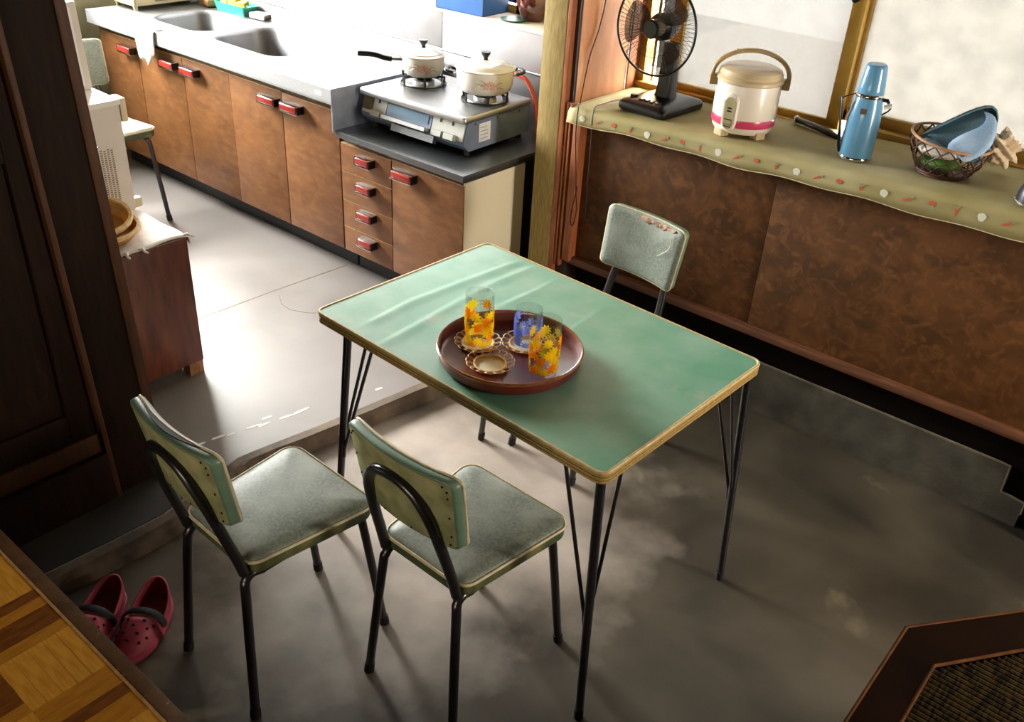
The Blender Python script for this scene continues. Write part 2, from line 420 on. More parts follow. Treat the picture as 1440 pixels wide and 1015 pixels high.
def lathe(name, m, prof, parent=None, n=32, c=(0, 0), smooth=35, cap0=True, cap1=True, loc=None, rot=None):
    bm = bmesh.new(); bm_lathe(bm, prof, n, c, cap0, cap1)
    return obj(name, bm, m, parent, smooth=smooth, loc=loc, rot=rot)

def tag(o, label, cat, group=None):
    o['label'] = label; o['category'] = cat
    if group: o['group'] = group
    return o

def thing(name, label, cat, loc=(0, 0, 0), rz=0.0, group=None):
    o = bpy.data.objects.new(name, None); COL.objects.link(o); o.empty_display_size = .05
    o.location = loc; o.rotation_euler = (0, 0, rz)
    return tag(o, label, cat, group)

def copy_tree(o, parent=None):
    c = o.copy(); COL.objects.link(c); c.parent = parent
    if parent: c.matrix_parent_inverse = o.matrix_parent_inverse.copy()
    for ch in list(o.children): copy_tree(ch, c)
    return c

def S(o): o['kind'] = 'structure'; return o
def sbox(name, m, *a, **k): return box(name, m, *a, kind='structure', **k)

# ================================================================== SETTING
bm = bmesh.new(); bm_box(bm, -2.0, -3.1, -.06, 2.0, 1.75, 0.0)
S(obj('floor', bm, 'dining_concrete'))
# kitchen slab, 5 cm higher, with its worn edge towards the dining side
PX_ = -1.392
EP = [(-1.0, -1.215), (-.75, -1.21), (-.45, -1.193), (-.27, -1.19), (-.12, -1.235), (.005, -1.263), (.313, -1.213), (.721, -1.162), (1.7, -1.03)]
def edge(y):
    for (a, b), (c, d) in zip(EP, EP[1:]):
        if y <= c: return b + (d - b) * (y - a) / (c - a)
    return EP[-1][1]
bm = bmesh.new()
ys = [-1.7 + i * (3.36 / 40) for i in range(41)]
poly = [(-4.1, -1.7)] + [(edge(y) + rnd.uniform(-.003, .003), y) for y in ys] + [(-4.1, 1.66)]
bm_prism(bm, poly, -.05, .05)
kf = S(obj('floor_kitchen', bm, 'kitchen_concrete'))
bm = bmesh.new()
lp = []
for y in [-.75 + i * .0575 for i in range(39)]:
    e = edge(y) + .002; j = rnd.uniform(-.003, .003)
    lp.append([(e - .03, y, .0505), (e + .002 + j, y, .0515), (e + .014 + j, y, .03), (e + .022 + j, y, .001), (e - .03, y, .001)])
bm_loft(bm, lp)
obj('step_edge', bm, 'step_edge', kf)
for i in range(9):      # flakes of white paint near the edge
    t = i / 9
    x, y, l = [(-1.42, .02, .05), (-1.405, .055, .035), (-1.39, .13, .06), (-1.375, .16, .05), (-1.36, .235, .05), (-1.40, .19, .04), (-1.43, -.045, .05), (-1.352, .29, .07), (-1.27, .56, .03)][i]
    a = PI / 2 - .18 + rnd.uniform(-.1, .1)
    bm = bmesh.new(); bm_prism(bm, [(-l / 2, -.004), (-l / 4, -.006), (l / 3, -.004), (l / 2, .001), (l / 4, .005), (-l / 3, .004)], 0, .0008)
    obj('paint_flake', bm, 'paint_white', kf, loc=(x, y, .05), rot=(0, 0, a))
bm = bmesh.new(); q_ = random.Random(4)
sp_ = [(PX_, -.745), (edge(-.745) - .034, -.745)] + [(edge(y) - .034, y) for y in (-.6, -.45, -.3, -.2)] + [(edge(-.2) - .06 - .03 * i, -.185 + .006 * i + q_.uniform(-.006, .006)) for i in range(1, 5)] + [(PX_, -.16)]
bm_prism(bm, sp_, .049, .0522); obj('slab_shade', bm, 'shade_strip', kf)  # dark strip laid on the slab as painted shade of the partition
# joints in the kitchen slab: thin dark saw cuts and a crack
def strip(name, m, pts, w, z, parent):
    bm = bmesh.new(); P = [Vector((p[0], p[1], z)) for p in pts]
    rows = []
    for i, p in enumerate(P):
        t = (P[min(i + 1, len(P) - 1)] - P[max(i - 1, 0)]).normalized(); nn = Vector((-t.y, t.x, 0)) * w * rnd.uniform(.6, 1.2)
        rows.append([p - nn, p + nn, p + nn - Vector((0, 0, .003)), p - nn - Vector((0, 0, .003))])
    bm_loft(bm, rows); return obj(name, bm, m, parent)
strip('slab_joint', 'olive_gap', [(-2.125, -1.0), (-2.115, .3), (-2.112, .41), (-2.105, .74), (-2.092, 1.0), (-2.084, 1.13)], .0025, .0506, kf)
strip('crack', 'olive_gap', [(-2.06, .745), (-1.99, .705), (-1.93, .70), (-1.86, .735), (-1.80, .80), (-1.74, .83)], .0012, .0505, kf)

# raised parquet floor the picture is taken from
RF = .40
rf = sbox('floor_raised', 'parquet_joint', -1.372, -3.1, 0.0, 1.95, -.775, RF - .006)
bm = bmesh.new(); bm_box(bm, -1.372, -.775, RF - .14, 1.95, -.745, RF + .001, .003); obj('edge_board', bm, 'edge_board', rf, smooth=30)
bm = bmesh.new(); bm_box(bm, -1.372, -.7795, RF - .004, 1.95, -.7745, RF + .0015); obj('edge_board', bm, 'edge_worn', rf)
T_ = .14; nf = 5
pm = {}
def slat_mesh(k, variant):
    key = (k, variant)
    if key not in pm:
        w = T_ / nf
        bm = bmesh.new(); bm_box(bm, -w / 2 + .0002, -T_ / 2 + .0002, -.006, w / 2 - .0002, T_ / 2 - .0002, 0, .0003, 1)
        me = bpy.data.meshes.new('parquet_block'); bm.to_mesh(me); bm.free(); me.materials.append(M(k)); pm[key] = me
    return pm[key]
cnt = 0
for iy in range(5):
    for ix in range(14):
        cx_ = -1.59 + ix * T_; cy_ = -.7795 - T_ / 2 - iy * T_
        if cx_ > .05 - iy * .16 or cx_ < -1.25 + iy * .16: continue
        along_y = (ix + iy) % 2 == 0
        tile = rnd.random()
        for f in range(nf):
            kinds = ('parquet_dark', 'parquet_mid', 'parquet_dark', 'parquet_mid') if along_y else ('parquet_light',)
            k = kinds[int(rnd.random() * len(kinds))]
            off = (f - (nf - 1) / 2) * T_ / nf
            o = bpy.data.objects.new('parquet_block', slat_mesh(k, rnd.randrange(2))); COL.objects.link(o); o.parent = rf
            dz = rnd.uniform(-.0004, .0004)
            if along_y: o.location = (cx_ + off, cy_, RF + dz)
            else: o.location = (cx_, cy_ + off, RF + dz); o.rotation_euler = (0, 0, PI / 2)
            cnt += 1

# walls, ceiling
S(box('ceiling', 'ceiling_board', -4.3, -3.2, 2.40, 2.1, 2.0, 2.46))
wx = bmesh.new()
bm_box(wx, 1.95, -3.1, -.06, 2.2, .85, 2.4); bm_box(wx, 1.95, 1.36, -.06, 2.2, 1.9, 2.4); bm_box(wx, 1.95, .85, -.06, 2.2, 1.36, .55); bm_box(wx, 1.95, .85, 1.65, 2.2, 1.36, 2.4)
S(obj('wall_right', wx, 'dining_wall'))
w5 = sbox('window_5', 'pane_side', 2.17, .87, .57, 2.175, 1.34, 1.63)
bm = bmesh.new()
for a in ((2.16, .85, .55, 2.19, 1.36, .58), (2.16, .85, 1.62, 2.19, 1.36, 1.65), (2.16, .85, .55, 2.19, .875, 1.65), (2.16, 1.335, .55, 2.19, 1.36, 1.65)): bm_box(bm, *a)
obj('window_frame', bm, 'gold_frame', w5)
wx = bmesh.new()
bm_box(wx, -1.8, -3.2, -.06, -.7, -3.1, 2.4); bm_box(wx, .9, -3.2, -.06, 2.05, -3.1, 2.4); bm_box(wx, -.7, -3.2, -.06, .9, -3.1, .55); bm_box(wx, -.7, -3.2, 1.35, .9, -3.1, 2.4)
S(obj('wall_front', wx, 'dining_wall'))
w6 = sbox('window_6', 'pane_paper', -.68, -3.16, .57, .88, -3.155, 1.33)
bm = bmesh.new()
for a in ((-.7, -3.17, .55, .9, -3.14, .58), (-.7, -3.17, 1.32, .9, -3.14, 1.35), (-.7, -3.17, .55, -.67, -3.14, 1.35), (.87, -3.17, .55, .9, -3.14, 1.35), (.085, -3.17, .55, .115, -3.14, 1.35)): bm_box(bm, *a)
obj('window_frame', bm, 'pillar_edge', w6)
wk = bmesh.new()
bm_box(wk, -4.2, -1.75, 0, -4.0, -.05, 2.4); bm_box(wk, -4.2, 1.5, 0, -4.0, 1.9, 2.4)
bm_box(wk, -4.2, -.05, 0, -4.0, 1.5, 1.12); bm_box(wk, -4.2, -.05, 2.12, -4.0, 1.5, 2.4)
S(obj('wall_left', wk, 'kitchen_wall'))
S(box('wall_kitchen_front', 'kitchen_wall', -4.2, -1.85, 0, -1.44, -1.75, 2.4))
w3 = sbox('window_3', 'clear_pane', -4.13, -.03, 1.14, -4.125, 1.48, 2.10)
bm = bmesh.new()
for a in ((-4.15, -.05, 1.12, -4.10, 1.5, 1.15), (-4.15, -.05, 2.09, -4.10, 1.5, 2.12), (-4.15, -.05, 1.12, -4.10, -.02, 2.12), (-4.15, 1.47, 1.12, -4.10, 1.5, 2.12), (-4.15, .70, 1.12, -4.10, .74, 2.12)): bm_box(bm, *a)
obj('window_frame', bm, 'gold_frame', w3)

# kitchen back wall with steel sheets, ledge and window over the sink
wb = bmesh.new()
bm_box(wb, -4.2, 1.67, 0, -1.20, 1.88, 1.05); bm_box(wb, -4.2, 1.67, 2.0, -1.20, 1.88, 2.4)
bm_box(wb, -4.2, 1.67, 1.05, -3.70, 1.88, 2.0); bm_box(wb, -1.76, 1.84, 1.05, -1.20, 1.88, 2.0); bm_box(wb, -1.28, 1.67, 1.05, -1.20, 1.88, 2.0)
wb = S(obj('wall_back', wb, 'kitchen_wall'))
for x0, x1 in ((-3.98, -3.0), (-2.998, -2.042), (-2.038, -1.26)):
    box('steel_panel', 'steel_wall', x0, 1.655, .66, x1, 1.67, 1.045, parent=wb, bev=.002)
bm = bmesh.new(); bm_tube(bm, [(-3.98, 1.652, .896), (-1.26, 1.652, .896)], .006, 8); obj('splash_bead', bm, 'steel', wb, smooth=60)
box('window_ledge', 'cloth_white', -3.70, 1.648, 1.045, -1.28, 1.86, 1.058, parent=wb, bev=.003)
w4 = sbox('window_4', 'pane_sink', -3.68, 1.845, 1.08, -1.78, 1.85, 1.98)
bm = bmesh.new()
for a in ((-3.70, 1.83, 1.058, -1.76, 1.87, 1.09), (-3.70, 1.83, 1.97, -1.76, 1.87, 2.0), (-3.70, 1.83, 1.06, -3.67, 1.87, 2.0), (-1.79, 1.83, 1.06, -1.76, 1.87, 2.0), (-2.74, 1.83, 1.06, -2.70, 1.87, 2.0)): bm_box(bm, *a)
obj('window_frame', bm, 'gold_frame', w4)

# dark partition on the left between kitchen and dining room
PX = -1.388
wp = bmesh.new()
bm_box(wp, PX - .11, -.33, 0, PX, -.178, 2.4, .003)
LEAN = .030
for v in wp.verts: v.co.y -= LEAN * v.co.z
bm_box(wp, PX - .10, -.26, 1.75, PX - .002, 1.37, 2.4)
wp = S(obj('wall_partition', wp, 'pillar_wood', smooth=30))
bm = bmesh.new(); bm_box(bm, PX - .004, -.206, 0, PX + .006, -.179, 2.4, .003)
for v in bm.verts: v.co.y -= LEAN * v.co.z
obj('edge_strip', bm, 'pillar_edge', wp, smooth=30)
bm = bmesh.new(); bm_box(bm, PX - .03, -.342, .02, PX + .012, -.326, 2.4, .004)
for v in bm.verts: v.co.y -= LEAN * v.co.z
S(obj('trim_1', bm, 'pillar_edge', smooth=30))
d1 = sbox('door_1', 'pillar_wood', PX - .06, -1.75, .275, PX - .02, -.345, 2.0, bev=.004)
for a, b in ((-.345, -.42), (-1.08, -1.16)):
    box('door_stile', 'pillar_wood', PX - .022, b, .275, PX - .008, a, 2.0, parent=d1, bev=.003)
for a, b in ((.275, .36), (1.05, 1.13), (1.9, 2.0)):
    box('door_rail', 'pillar_wood', PX - .022, -1.08, a, PX - .010, -.42, b, parent=d1, bev=.003)
S(box('trim_2', 'pillar_wood', PX - .11, -1.75, 0, PX + .014, -.345, .21, bev=.005))
S(box('trim_3', 'pillar_edge', PX - .06, -1.75, .21, PX - .004, -.345, .272, bev=.004))
S(box('wall_over_door', 'pillar_wood', PX - .11, -3.1, 2.0, PX, -.26, 2.4))
S(box('wall_side', 'dining_wall', PX - .11, -3.1, 0, PX, -1.75, 2.0))

# post right of the kitchen opening
ps = S(box('trim_4', 'olive_post', -1.279, 1.36, 0.0, -1.183, 1.66, 2.4, bev=.003))
box('jamb_strip', 'orange_jamb', -1.183, 1.362, 0, -1.163, 1.60, 2.4, parent=ps, bev=.002)
box('groove', 'groove_dark', -1.163, 1.385, .86, -1.149, 1.60, 2.4, parent=ps)
box('groove', 'groove_dark', -1.163, 1.385, 0, -1.118, 1.46, .86, parent=ps)
box('jamb_strip', 'orange_jamb', -1.158, 1.366, .30, -1.150, 1.40, .92, parent=ps, bev=.002)
box('jamb_strip', 'orange_jamb', -1.142, 1.366, .30, -1.134, 1.40, .92, parent=ps, bev=.002)
box('jamb_strip', 'orange_jamb', -1.124, 1.368, .33, -1.092, 1.42, .86, parent=ps, bev=.002)

# wall under the bay window: plywood panels, rail, dark sill beam, concrete curb
ww = sbox('wall_window', 'dark_beam', -1.25, 1.462, 0.0, 1.95, 1.60, .88)
for x0, x1, dy in ((-1.095, -.362, .004), (-.36, .56, 0.0), (.562, 1.5, .003)):
    box('panel', 'panel_ply', x0, 1.405 + dy, .335, x1, 1.46, .875, parent=ww, bev=.0015)
S(box('trim_5', 'trim_wood', -1.17, 1.385, .313, 1.5, 1.462, .344, bev=.008))
S(box('trim_6', 'trim_wood', .64, 1.40, .0, .72, 1.462, .313, bev=.004))
bm = bmesh.new()
bm_prism(bm, [(-1.10, 0), (.595, 0), (.595, .092), (.526, .098), (.523, .192), (-1.10, .192)], 0, .2)
for v in bm.verts: v.co = Vector((v.co.x, 1.447 + v.co.z * .06, v.co.y))
bs = S(obj('baseboard_window', bm, 'curb_concrete'))
bm = bmesh.new()
bm_tube(bm, [(-1.10, 1.450, .193), (.0, 1.4502, .1945), (.5, 1.45, .194), (.523, 1.45, .193), (.5245, 1.45, .15), (.526, 1.45, .099), (.56, 1.45, .096), (.596, 1.45, .091), (.597, 1.45, .05)], .0042, 6)
obj('curb_lip', bm, 'curb_lip', bs)

# bay window: sill board, reveal, frames and panes
zs = lambda x: .912 + .0345 * (x + 1.14)
sl = bmesh.new(); rows = []
for x in (-1.145, 1.5): rows.append([(x, 1.372, zs(x) - .055), (x, 1.372, zs(x) - .006), (x, 1.78, zs(x) - .006), (x, 1.78, zs(x) - .055)])
bm_loft(sl, rows); S(obj('trim_7', sl, 'orange_jamb'))
wr = S(box('wall_reveal', 'orange_ply', -1.185, 1.40, .86, -1.148, 1.70, 2.4))
box('reveal_strip', 'cloth_white', -1.185, 1.70, .91, -1.146, 1.708, 2.0, parent=wr)  # white strip stands in for light leaking between reveal and frame
box('reveal_strip', 'orange_jamb', -1.185, 1.708, .91, -1.142, 1.79, 2.0, parent=wr, bev=.002)
S(box('wall_above_window', 'dining_wall', -1.2, 1.60, 2.0, 1.95, 1.88, 2.4))
S(box('wall_bay_end', 'dining_wall', 1.5, 1.372, 0, 1.95, 1.88, 2.0))
S(box('wall_bay_under', 'dining_wall', -1.2, 1.60, 0, 1.5, 1.86, .90))
YW = 1.80
w1 = bmesh.new(); bm_box(w1, -1.078, YW - .003, .955, -.395, YW + .001, 1.96); w1 = S(obj('window_1', w1, 'pane_left'))
for nm, m_, a in (('window_frame', 'gold_dark', (-1.15, 1.775, .90, -1.115, 1.86, 2.0)),
                  ('stile', 'gold_frame', (-1.03, 1.785, .93, -.98, 1.815, 1.98)),
                  ('stile', 'gold_frame', (-.398, 1.785, .93, -.353, 1.815, 1.98)),
                  ('rail', 'gold_frame', (-1.03, 1.787, .935, -.36, 1.813, .958)),
                  ('rail', 'gold_frame', (-1.03, 1.787, 1.955, -.36, 1.813, 1.98)),
                  ('track', 'gold_frame', (-1.15, 1.762, .895, -.3, 1.86, .936)),
                  ('track', 'gold_dark', (-.3, 1.775, .895, 1.5, 1.86, .962)),
                  ('track', 'gold_dark', (-1.15, 1.77, 1.978, 1.5, 1.86, 2.01)),
                  ('glazing_bead', 'cloth_white', (-1.10, 1.80, .936, -1.088, 1.81, 1.97))):
    box(nm, m_, *a, parent=w1, bev=.003)
bm = bmesh.new(); bm_lathe(bm, [(.004, 0), (.011, .002), (.011, .018), (.006, .022)], 12)
o = obj('sash_lock', bm, 'black_plastic', w1, smooth=40, loc=(-.387, 1.786, 1.338), rot=(PI / 2, 0, 0))
w2 = bmesh.new(); bm_box(w2, -.37, 1.838, .995, 1.46, 1.842, 1.96); w2 = S(obj('window_2', w2, 'pane_right'))
for nm, m_, a in (('stile', 'gold_dark', (-.385, 1.822, .955, -.345, 1.855, 1.98)), ('stile', 'gold_dark', (1.45, 1.822, .955, 1.5, 1.855, 1.98)),
                  ('rail', 'gold_dark', (-.385, 1.822, .957, 1.5, 1.855, .997)), ('rail', 'gold_dark', (-.385, 1.822, 1.95, 1.5, 1.855, 1.98))):
    box(nm, m_, *a, parent=w2, bev=.003)

# outside: pale ground and a few shrubs behind the left pane
S(box('ground_outside', 'gravel', -7, 1.95, -.35, 5, 9, -.25))
S(box('ground_side', 'gravel', -9, -3, -.35, -4.3, 9, -.25))
def shrub(x, y, r, h, lab):
    bm = bmesh.new(); q = random.Random(int(x * 100) + 5)
    for i in range(260):
        a, e = q.uniform(0, 2 * PI), q.uniform(-.3, 1.4); rr = r * q.uniform(.75, 1.05)
        p = Vector((math.cos(a) * math.cos(e) * rr, math.sin(a) * math.cos(e) * rr, h * .45 + math.sin(e) * h * .5 * q.uniform(.8, 1.05)))
        s = q.uniform(.03, .06); mt = Matrix.Translation(p) @ Matrix.Rotation(q.uniform(0, 6), 4, (q.random(), q.random(), q.random() + .1))
        vv = [bm.verts.new(mt @ Vector(c)) for c in ((-s, 0, 0), (0, -s * .45, .006), (s * 1.1, 0, 0), (0, s * .45, .006))]
        bm.faces.new(vv)
    o = obj('shrub', bm, 'leaf_green', loc=(x, y, -.25)); tag(o, lab, 'shrub'); 
    bm = bmesh.new(); bm_tube(bm, [(0, 0, 0), (.02, .01, h * .3), (0, .03, h * .7)], [.025, .02, .012], 6); obj('stem', bm, 'cane_brown', o)
shrub(-1.9, 3.1, .38, 1.0, 'blurred pale green shrub outside, furthest left behind the left window pane')
shrub(-1.15, 2.9, .42, .85, 'blurred pale green shrub outside the left window pane, beyond the rice cooker')

# ================================================================== KITCHEN UNITS
def handle(parent, x, z, w, y=1.09):
    """red pull in a chrome bracket, standing off the front"""
    t = bpy.data.objects.new('handle', None)
    bm = bmesh.new(); bm_box(bm, -w / 2 + .005, -.038, -.016, w / 2 - .005, -.010, .014, .007, 3)
    h = obj('handle', bm, 'red_plastic', parent, smooth=40, loc=(x, y, z))
    bm = bmesh.new()
    bm_box(bm, -w / 2, -.032, .012, w / 2, 0, .0165, .002); bm_box(bm, -w / 2, -.039, -.020, w / 2, -.004, -.0155, .002)
    obj('chrome_bracket', bm, 'chrome', h, smooth=40)
    for ex in (w / 2 - .006, -w / 2):
        bm = bmesh.new(); bm_box(bm, ex, -.035, -.017, ex + .006, 0, .014, .002); obj('end_cap', bm, 'black_plastic', h, smooth=40)
    bpy.data.objects.remove(t)
    return h

YF = 1.09; ZK = .05
sink = thing('sink_cabinet', 'long brown wood-grain sink cabinet with five doors under the steel sink top', 'cabinet', (0, 0, 0))
bm = bmesh.new(); bm_box(bm, -3.86, 1.11, .145, -2.052, 1.655, .652); obj('body', bm, 'cabinet_wood', sink)
box('toe_kick', 'toe_black', -3.86, 1.16, ZK, -2.052, 1.60, .145, parent=sink)
box('top_rail', 'olive_gap', -3.86, 1.10, .736, -2.052, 1.15, .775, parent=sink)
xs = [-3.837, -3.504, -3.129, -2.773, -2.41, -2.054]; hx = [-3.572, -3.214, -3.05, -2.476, -2.327]
for i in range(5):
    dz = rnd.uniform(-.003, .003)
    d = box('door', 'cabinet_wood', xs[i] + .0015, YF + rnd.uniform(0, .003), .15, xs[i + 1] - .0015, 1.11, .732 + dz, parent=sink, bev=.0015)
    box('door_edge', 'cabinet_edge', xs[i] + .0015, YF, .7315 + dz, xs[i + 1] - .0015, 1.109, .7345 + dz, parent=d)
    handle(d, hx[i], .690, .118)

# steel worktop with two pressed basins
top = thing('sink_worktop', 'stainless steel sink worktop with two pressed basins and a steel front apron', 'sink', (0, 0, 0))
ZT = .828
def basin_loops(x0, y0, x1, y1, r):
    return [[(x, y, z) for x, y in rrect(x0 + o, y0 + o, x1 - o, y1 - o, max(r - o * .3, .02), 6)] for o, z in
            ((0, ZT), (.004, ZT - .0015), (.010, ZT - .008), (.016, ZT - .02), (.030, ZT - .13), (.045, ZT - .155), (.07, ZT - .165), (.12, ZT - .168))]
bas = [(-3.555, 1.185, -3.125, 1.535, .10), (-3.075, 1.175, -2.535, 1.55, .11)]
bm = bmesh.new()
for b, cell in zip(bas, ((-3.865, 1.055, -3.10, 1.655), (-3.10, 1.055, -2.045, 1.655))):
    lp = basin_loops(*b)[0]; cx_, cy_ = (b[0] + b[2]) / 2, (b[1] + b[3]) / 2
    out = []
    for x, y, z in lp:
        dx, dy = x - cx_, y - cy_
        t = min(((cell[2] if dx > 0 else cell[0]) - cx_) / dx if abs(dx) > 1e-6 else 1e9, ((cell[3] if dy > 0 else cell[1]) - cy_) / dy if abs(dy) > 1e-6 else 1e9)
        out.append([cx_ + dx * t, cy_ + dy * t, ZT])
    for qx in (cell[0], cell[2]):
        for qy in (cell[1], cell[3]):
            k = min(range(len(out)), key=lambda i: math.hypot(out[i][0] - qx, out[i][1] - qy)); out[k] = [qx, qy, ZT]
    bm_loft(bm, [out, lp], False, False)
obj('worktop', bm, 'steel', top)
for b in bas:
    bm = bmesh.new(); bm_loft(bm, basin_loops(*b), False, True); bs_ = obj('basin', bm, 'steel_basin', top, smooth=60)
    lathe('drain', 'steel_dark', [(.0, ZT - .1675), (.042, ZT - .1675), (.045, ZT - .166), (.03, ZT - .164), (.0, ZT - .166)], bs_, 20, ((b[0] + b[2]) / 2 + .05, (b[1] + b[3]) / 2 + .05))
bm = bmesh.new()
bm_tube(bm, [(-3.865, 1.055, ZT - .003), (-2.045, 1.055, ZT - .003)], .004, 8)
bm_box(bm, -3.865, 1.050, .772, -2.045, 1.056, ZT - .002); bm_box(bm, -3.865, 1.05, .768, -2.045, 1.10, .774)
bm_box(bm, -3.868, 1.055, .772, -3.863, 1.655, ZT - .001)
obj('apron', bm, 'steel_apron', top)
bm = bmesh.new(); bm_box(bm, -2.049, 1.052, .66, -2.043, 1.655, ZT - .001); obj('end_panel', bm, 'steel_end', top)
box('paper_label', 'paper_label', -2.14, 1.0492, .792, -2.10, 1.0502, .808, parent=top)
bm = bmesh.new()
bm_loft(bm, [[(x, 1.635, ZT - .001), (x, 1.648, ZT + .02), (x, 1.650, .89), (x, 1.6545, .89), (x, 1.6545, ZT - .001)] for x in (-3.865, -2.045)])
obj('back_guard', bm, 'steel', top)

stc = thing('stove_cabinet', 'brown wood-grain stove cabinet with four drawers, one door and a cream side', 'cabinet', (0, 0, 0))
bm = bmesh.new(); bm_box(bm, -2.040, 1.11, .145, -1.384, 1.44, .628); obj('body', bm, 'cabinet_wood', stc)
box('side_panel', 'cream_panel', -1.384, 1.094, .145, -1.378, 1.432, .628, parent=stc)
box('toe_kick', 'toe_black', -2.040, 1.16, ZK, -1.384, 1.42, .145, parent=stc)
box('top_rail', 'olive_gap', -2.040, 1.10, .618, -1.384, 1.15, .645, parent=stc)
box('back_strut', 'toe_black', -1.42, 1.44, ZK, -1.39, 1.655, .64, parent=stc)
zd = [.615, .500, .377, .260, .150]; hz = [.578, .466, .350, .234]
for i in range(4):
    dx = .003 if i >= 2 else 0
    d = box('drawer', 'cabinet_wood', -2.046, YF + dx * .6 - .002, zd[i + 1] + .0015, -1.757, 1.11, zd[i] - .0015, parent=stc, bev=.0015)
    box('drawer_edge', 'cabinet_edge', -2.046, YF - .001, zd[i] - .002, -1.757, 1.108, zd[i] + .0005, parent=d)
    handle(d, -1.889, hz[i], .088)
d = box('door', 'cabinet_wood', -1.754, YF, .15, -1.380, 1.11, .617, parent=stc, bev=.0015)
box('door_edge', 'cabinet_edge', -1.754, YF, .6165, -1.380, 1.109, .6195, parent=d)
handle(d, -1.672, .581, .115)
bm = bmesh.new(); bm_box(bm, -2.043, 1.062, .642, -1.360, 1.655, .668, .003); obj('steel_top', bm, 'steel_dark', stc, smooth=30)

# gas stove
gs = thing('gas_stove', 'grey two-burner gas stove with a drop-front grill on the stove cabinet', 'stove', (-1.755, 1.385, .668), .03)
sx = .268
prof = [(-.170, .022), (-.196, .045), (-.200, .060), (-.178, .132), (.19, .132), (.19, .022)]     # y, z of the side
bm = bmesh.new()
lp = [[(x, y, z) for y, z in prof] for x in (-sx, sx)]
bm_loft(bm, lp); obj('body', bm, 'stove_grey', gs)
bm = bmesh.new()
bm_loft(bm, [[(x, y, z) for x, y in rrect(-sx - .006 + o, -.205 + o, sx + .006 - o, .195 - o, .012)] for o, z in ((.002, .130), (0, .134), (0, .148), (.003, .153), (.012, .155), (.03, .151))])
obj('top_plate', bm, 'steel', gs, smooth=40)
# sloping front: control plates, grill window, drip tray
def slant(t, out=0.0):        # t from 0 (bottom) to 1 (top) on the front slope
    y = -.200 + .022 * t; z = .060 + .072 * t
    return y - out * .955, z + out * .292
def plate(name, m, x0, x1, t0, t1, out, th, parent):
    bm = bmesh.new()
    a = [slant(t0, out - th), slant(t0, out), slant(t1, out), slant(t1, out - th)]
    bm_loft(bm, [[(x0, y, z) for y, z in a], [(x1, y, z) for y, z in a]])
    return obj(name, bm, m, parent)
p1 = plate('control_plate', 'stove_panel', -.262, -.135, .05, .92, .004, .006, gs)
p2 = plate('control_plate', 'stove_panel', .105, .262, .05, .92, .004, .006, gs)
plate('side_block', 'olive_gap', -.262, -.205, .2, .9, .006, .008, p1)
for pp, xx in ((p1, -.175), (p2, .145), (p2, .205)):
    plate('push_button', 'stove_panel', xx - .024, xx + .024, -.02, .26, .022, .022, pp)
    plate('slot', 'black_plastic', xx - .004, xx + .004, .66, .9, .006, .004, pp)
gd = plate('grill_door', 'stove_grey', -.132, .10, .10, .92, .003, .005, gs)
plate('grill_window', 'oven_glass', -.112, .085, .38, .80, .006, .004, gd)
plate('grill_handle', 'steel', -.130, .098, .02, .20, .034, .03, gd)
plate('drip_front', 'steel_dark', -.09, .13, -.45, -.10, .01, .02, gs)
lb = box('paper_label', 'paper_label', sx, -.115, .045, sx + .0012, -.05, .115, parent=gs)
for k in range(4): box('print_line', 'label_ink', sx + .0011, -.108, .056 + k * .014, sx + .0016, -.108 + rnd.uniform(.03, .05), .0585 + k * .014, parent=lb)
for x in (-.24, .24):
    for y in (-.15, .16): lathe('foot', 'black_plastic', [(.014, 0), (.014, .024)], gs, 12, (x, y))
for k in range(3): lathe('screw', 'chrome', [(.004, 0), (.004, .002)], gs, 8, loc=(sx + .001, -.14 + k * .13, .12), rot=(0, PI / 2, 0))
for bx, by in ((-.152, .032), (.158, .046)):
    br = lathe('burner', 'steel', [(.075, .151), (.072, .156), (.045, .153), (.043, .168), (.030, .172), (.0, .173)], gs, 28, (bx, by))
    lathe('burner_cap', 'iron_black', [(.032, .170), (.036, .174), (.03, .179), (.0, .18)], br, 20, (bx, by))
    bm = bmesh.new()
    for k in range(6):
        a = k * PI / 3 + .3; c_, s_ = math.cos(a), math.sin(a)
        bm_tube(bm, [(bx + c_ * .088, by + s_ * .088, .152), (bx + c_ * .092, by + s_ * .092, .19), (bx + c_ * .06, by + s_ * .06, .186), (bx + c_ * .035, by + s_ * .035, .183)], .0062, 6, flat=.6)
    bm_tube(bm, [(bx + .09 * math.cos(a), by + .09 * math.sin(a), .156) for a in [2 * PI * i / 24 for i in range(24)]], .0035, 6, closed=True)
    obj('trivet', bm, 'iron_black', br, smooth=40)
tag(tube('gas_hose', 'hose_orange', catmull([(-1.655, 1.598, .835), (-1.62, 1.6, .878), (-1.575, 1.60, .892), (-1.525, 1.6, .875), (-1.486, 1.6, .82), (-1.468, 1.60, .75), (-1.462, 1.60, .70), (-1.47, 1.60, .674)], 6), .0085, n=10),
    'orange rubber gas hose arching down behind the stove', 'hose')

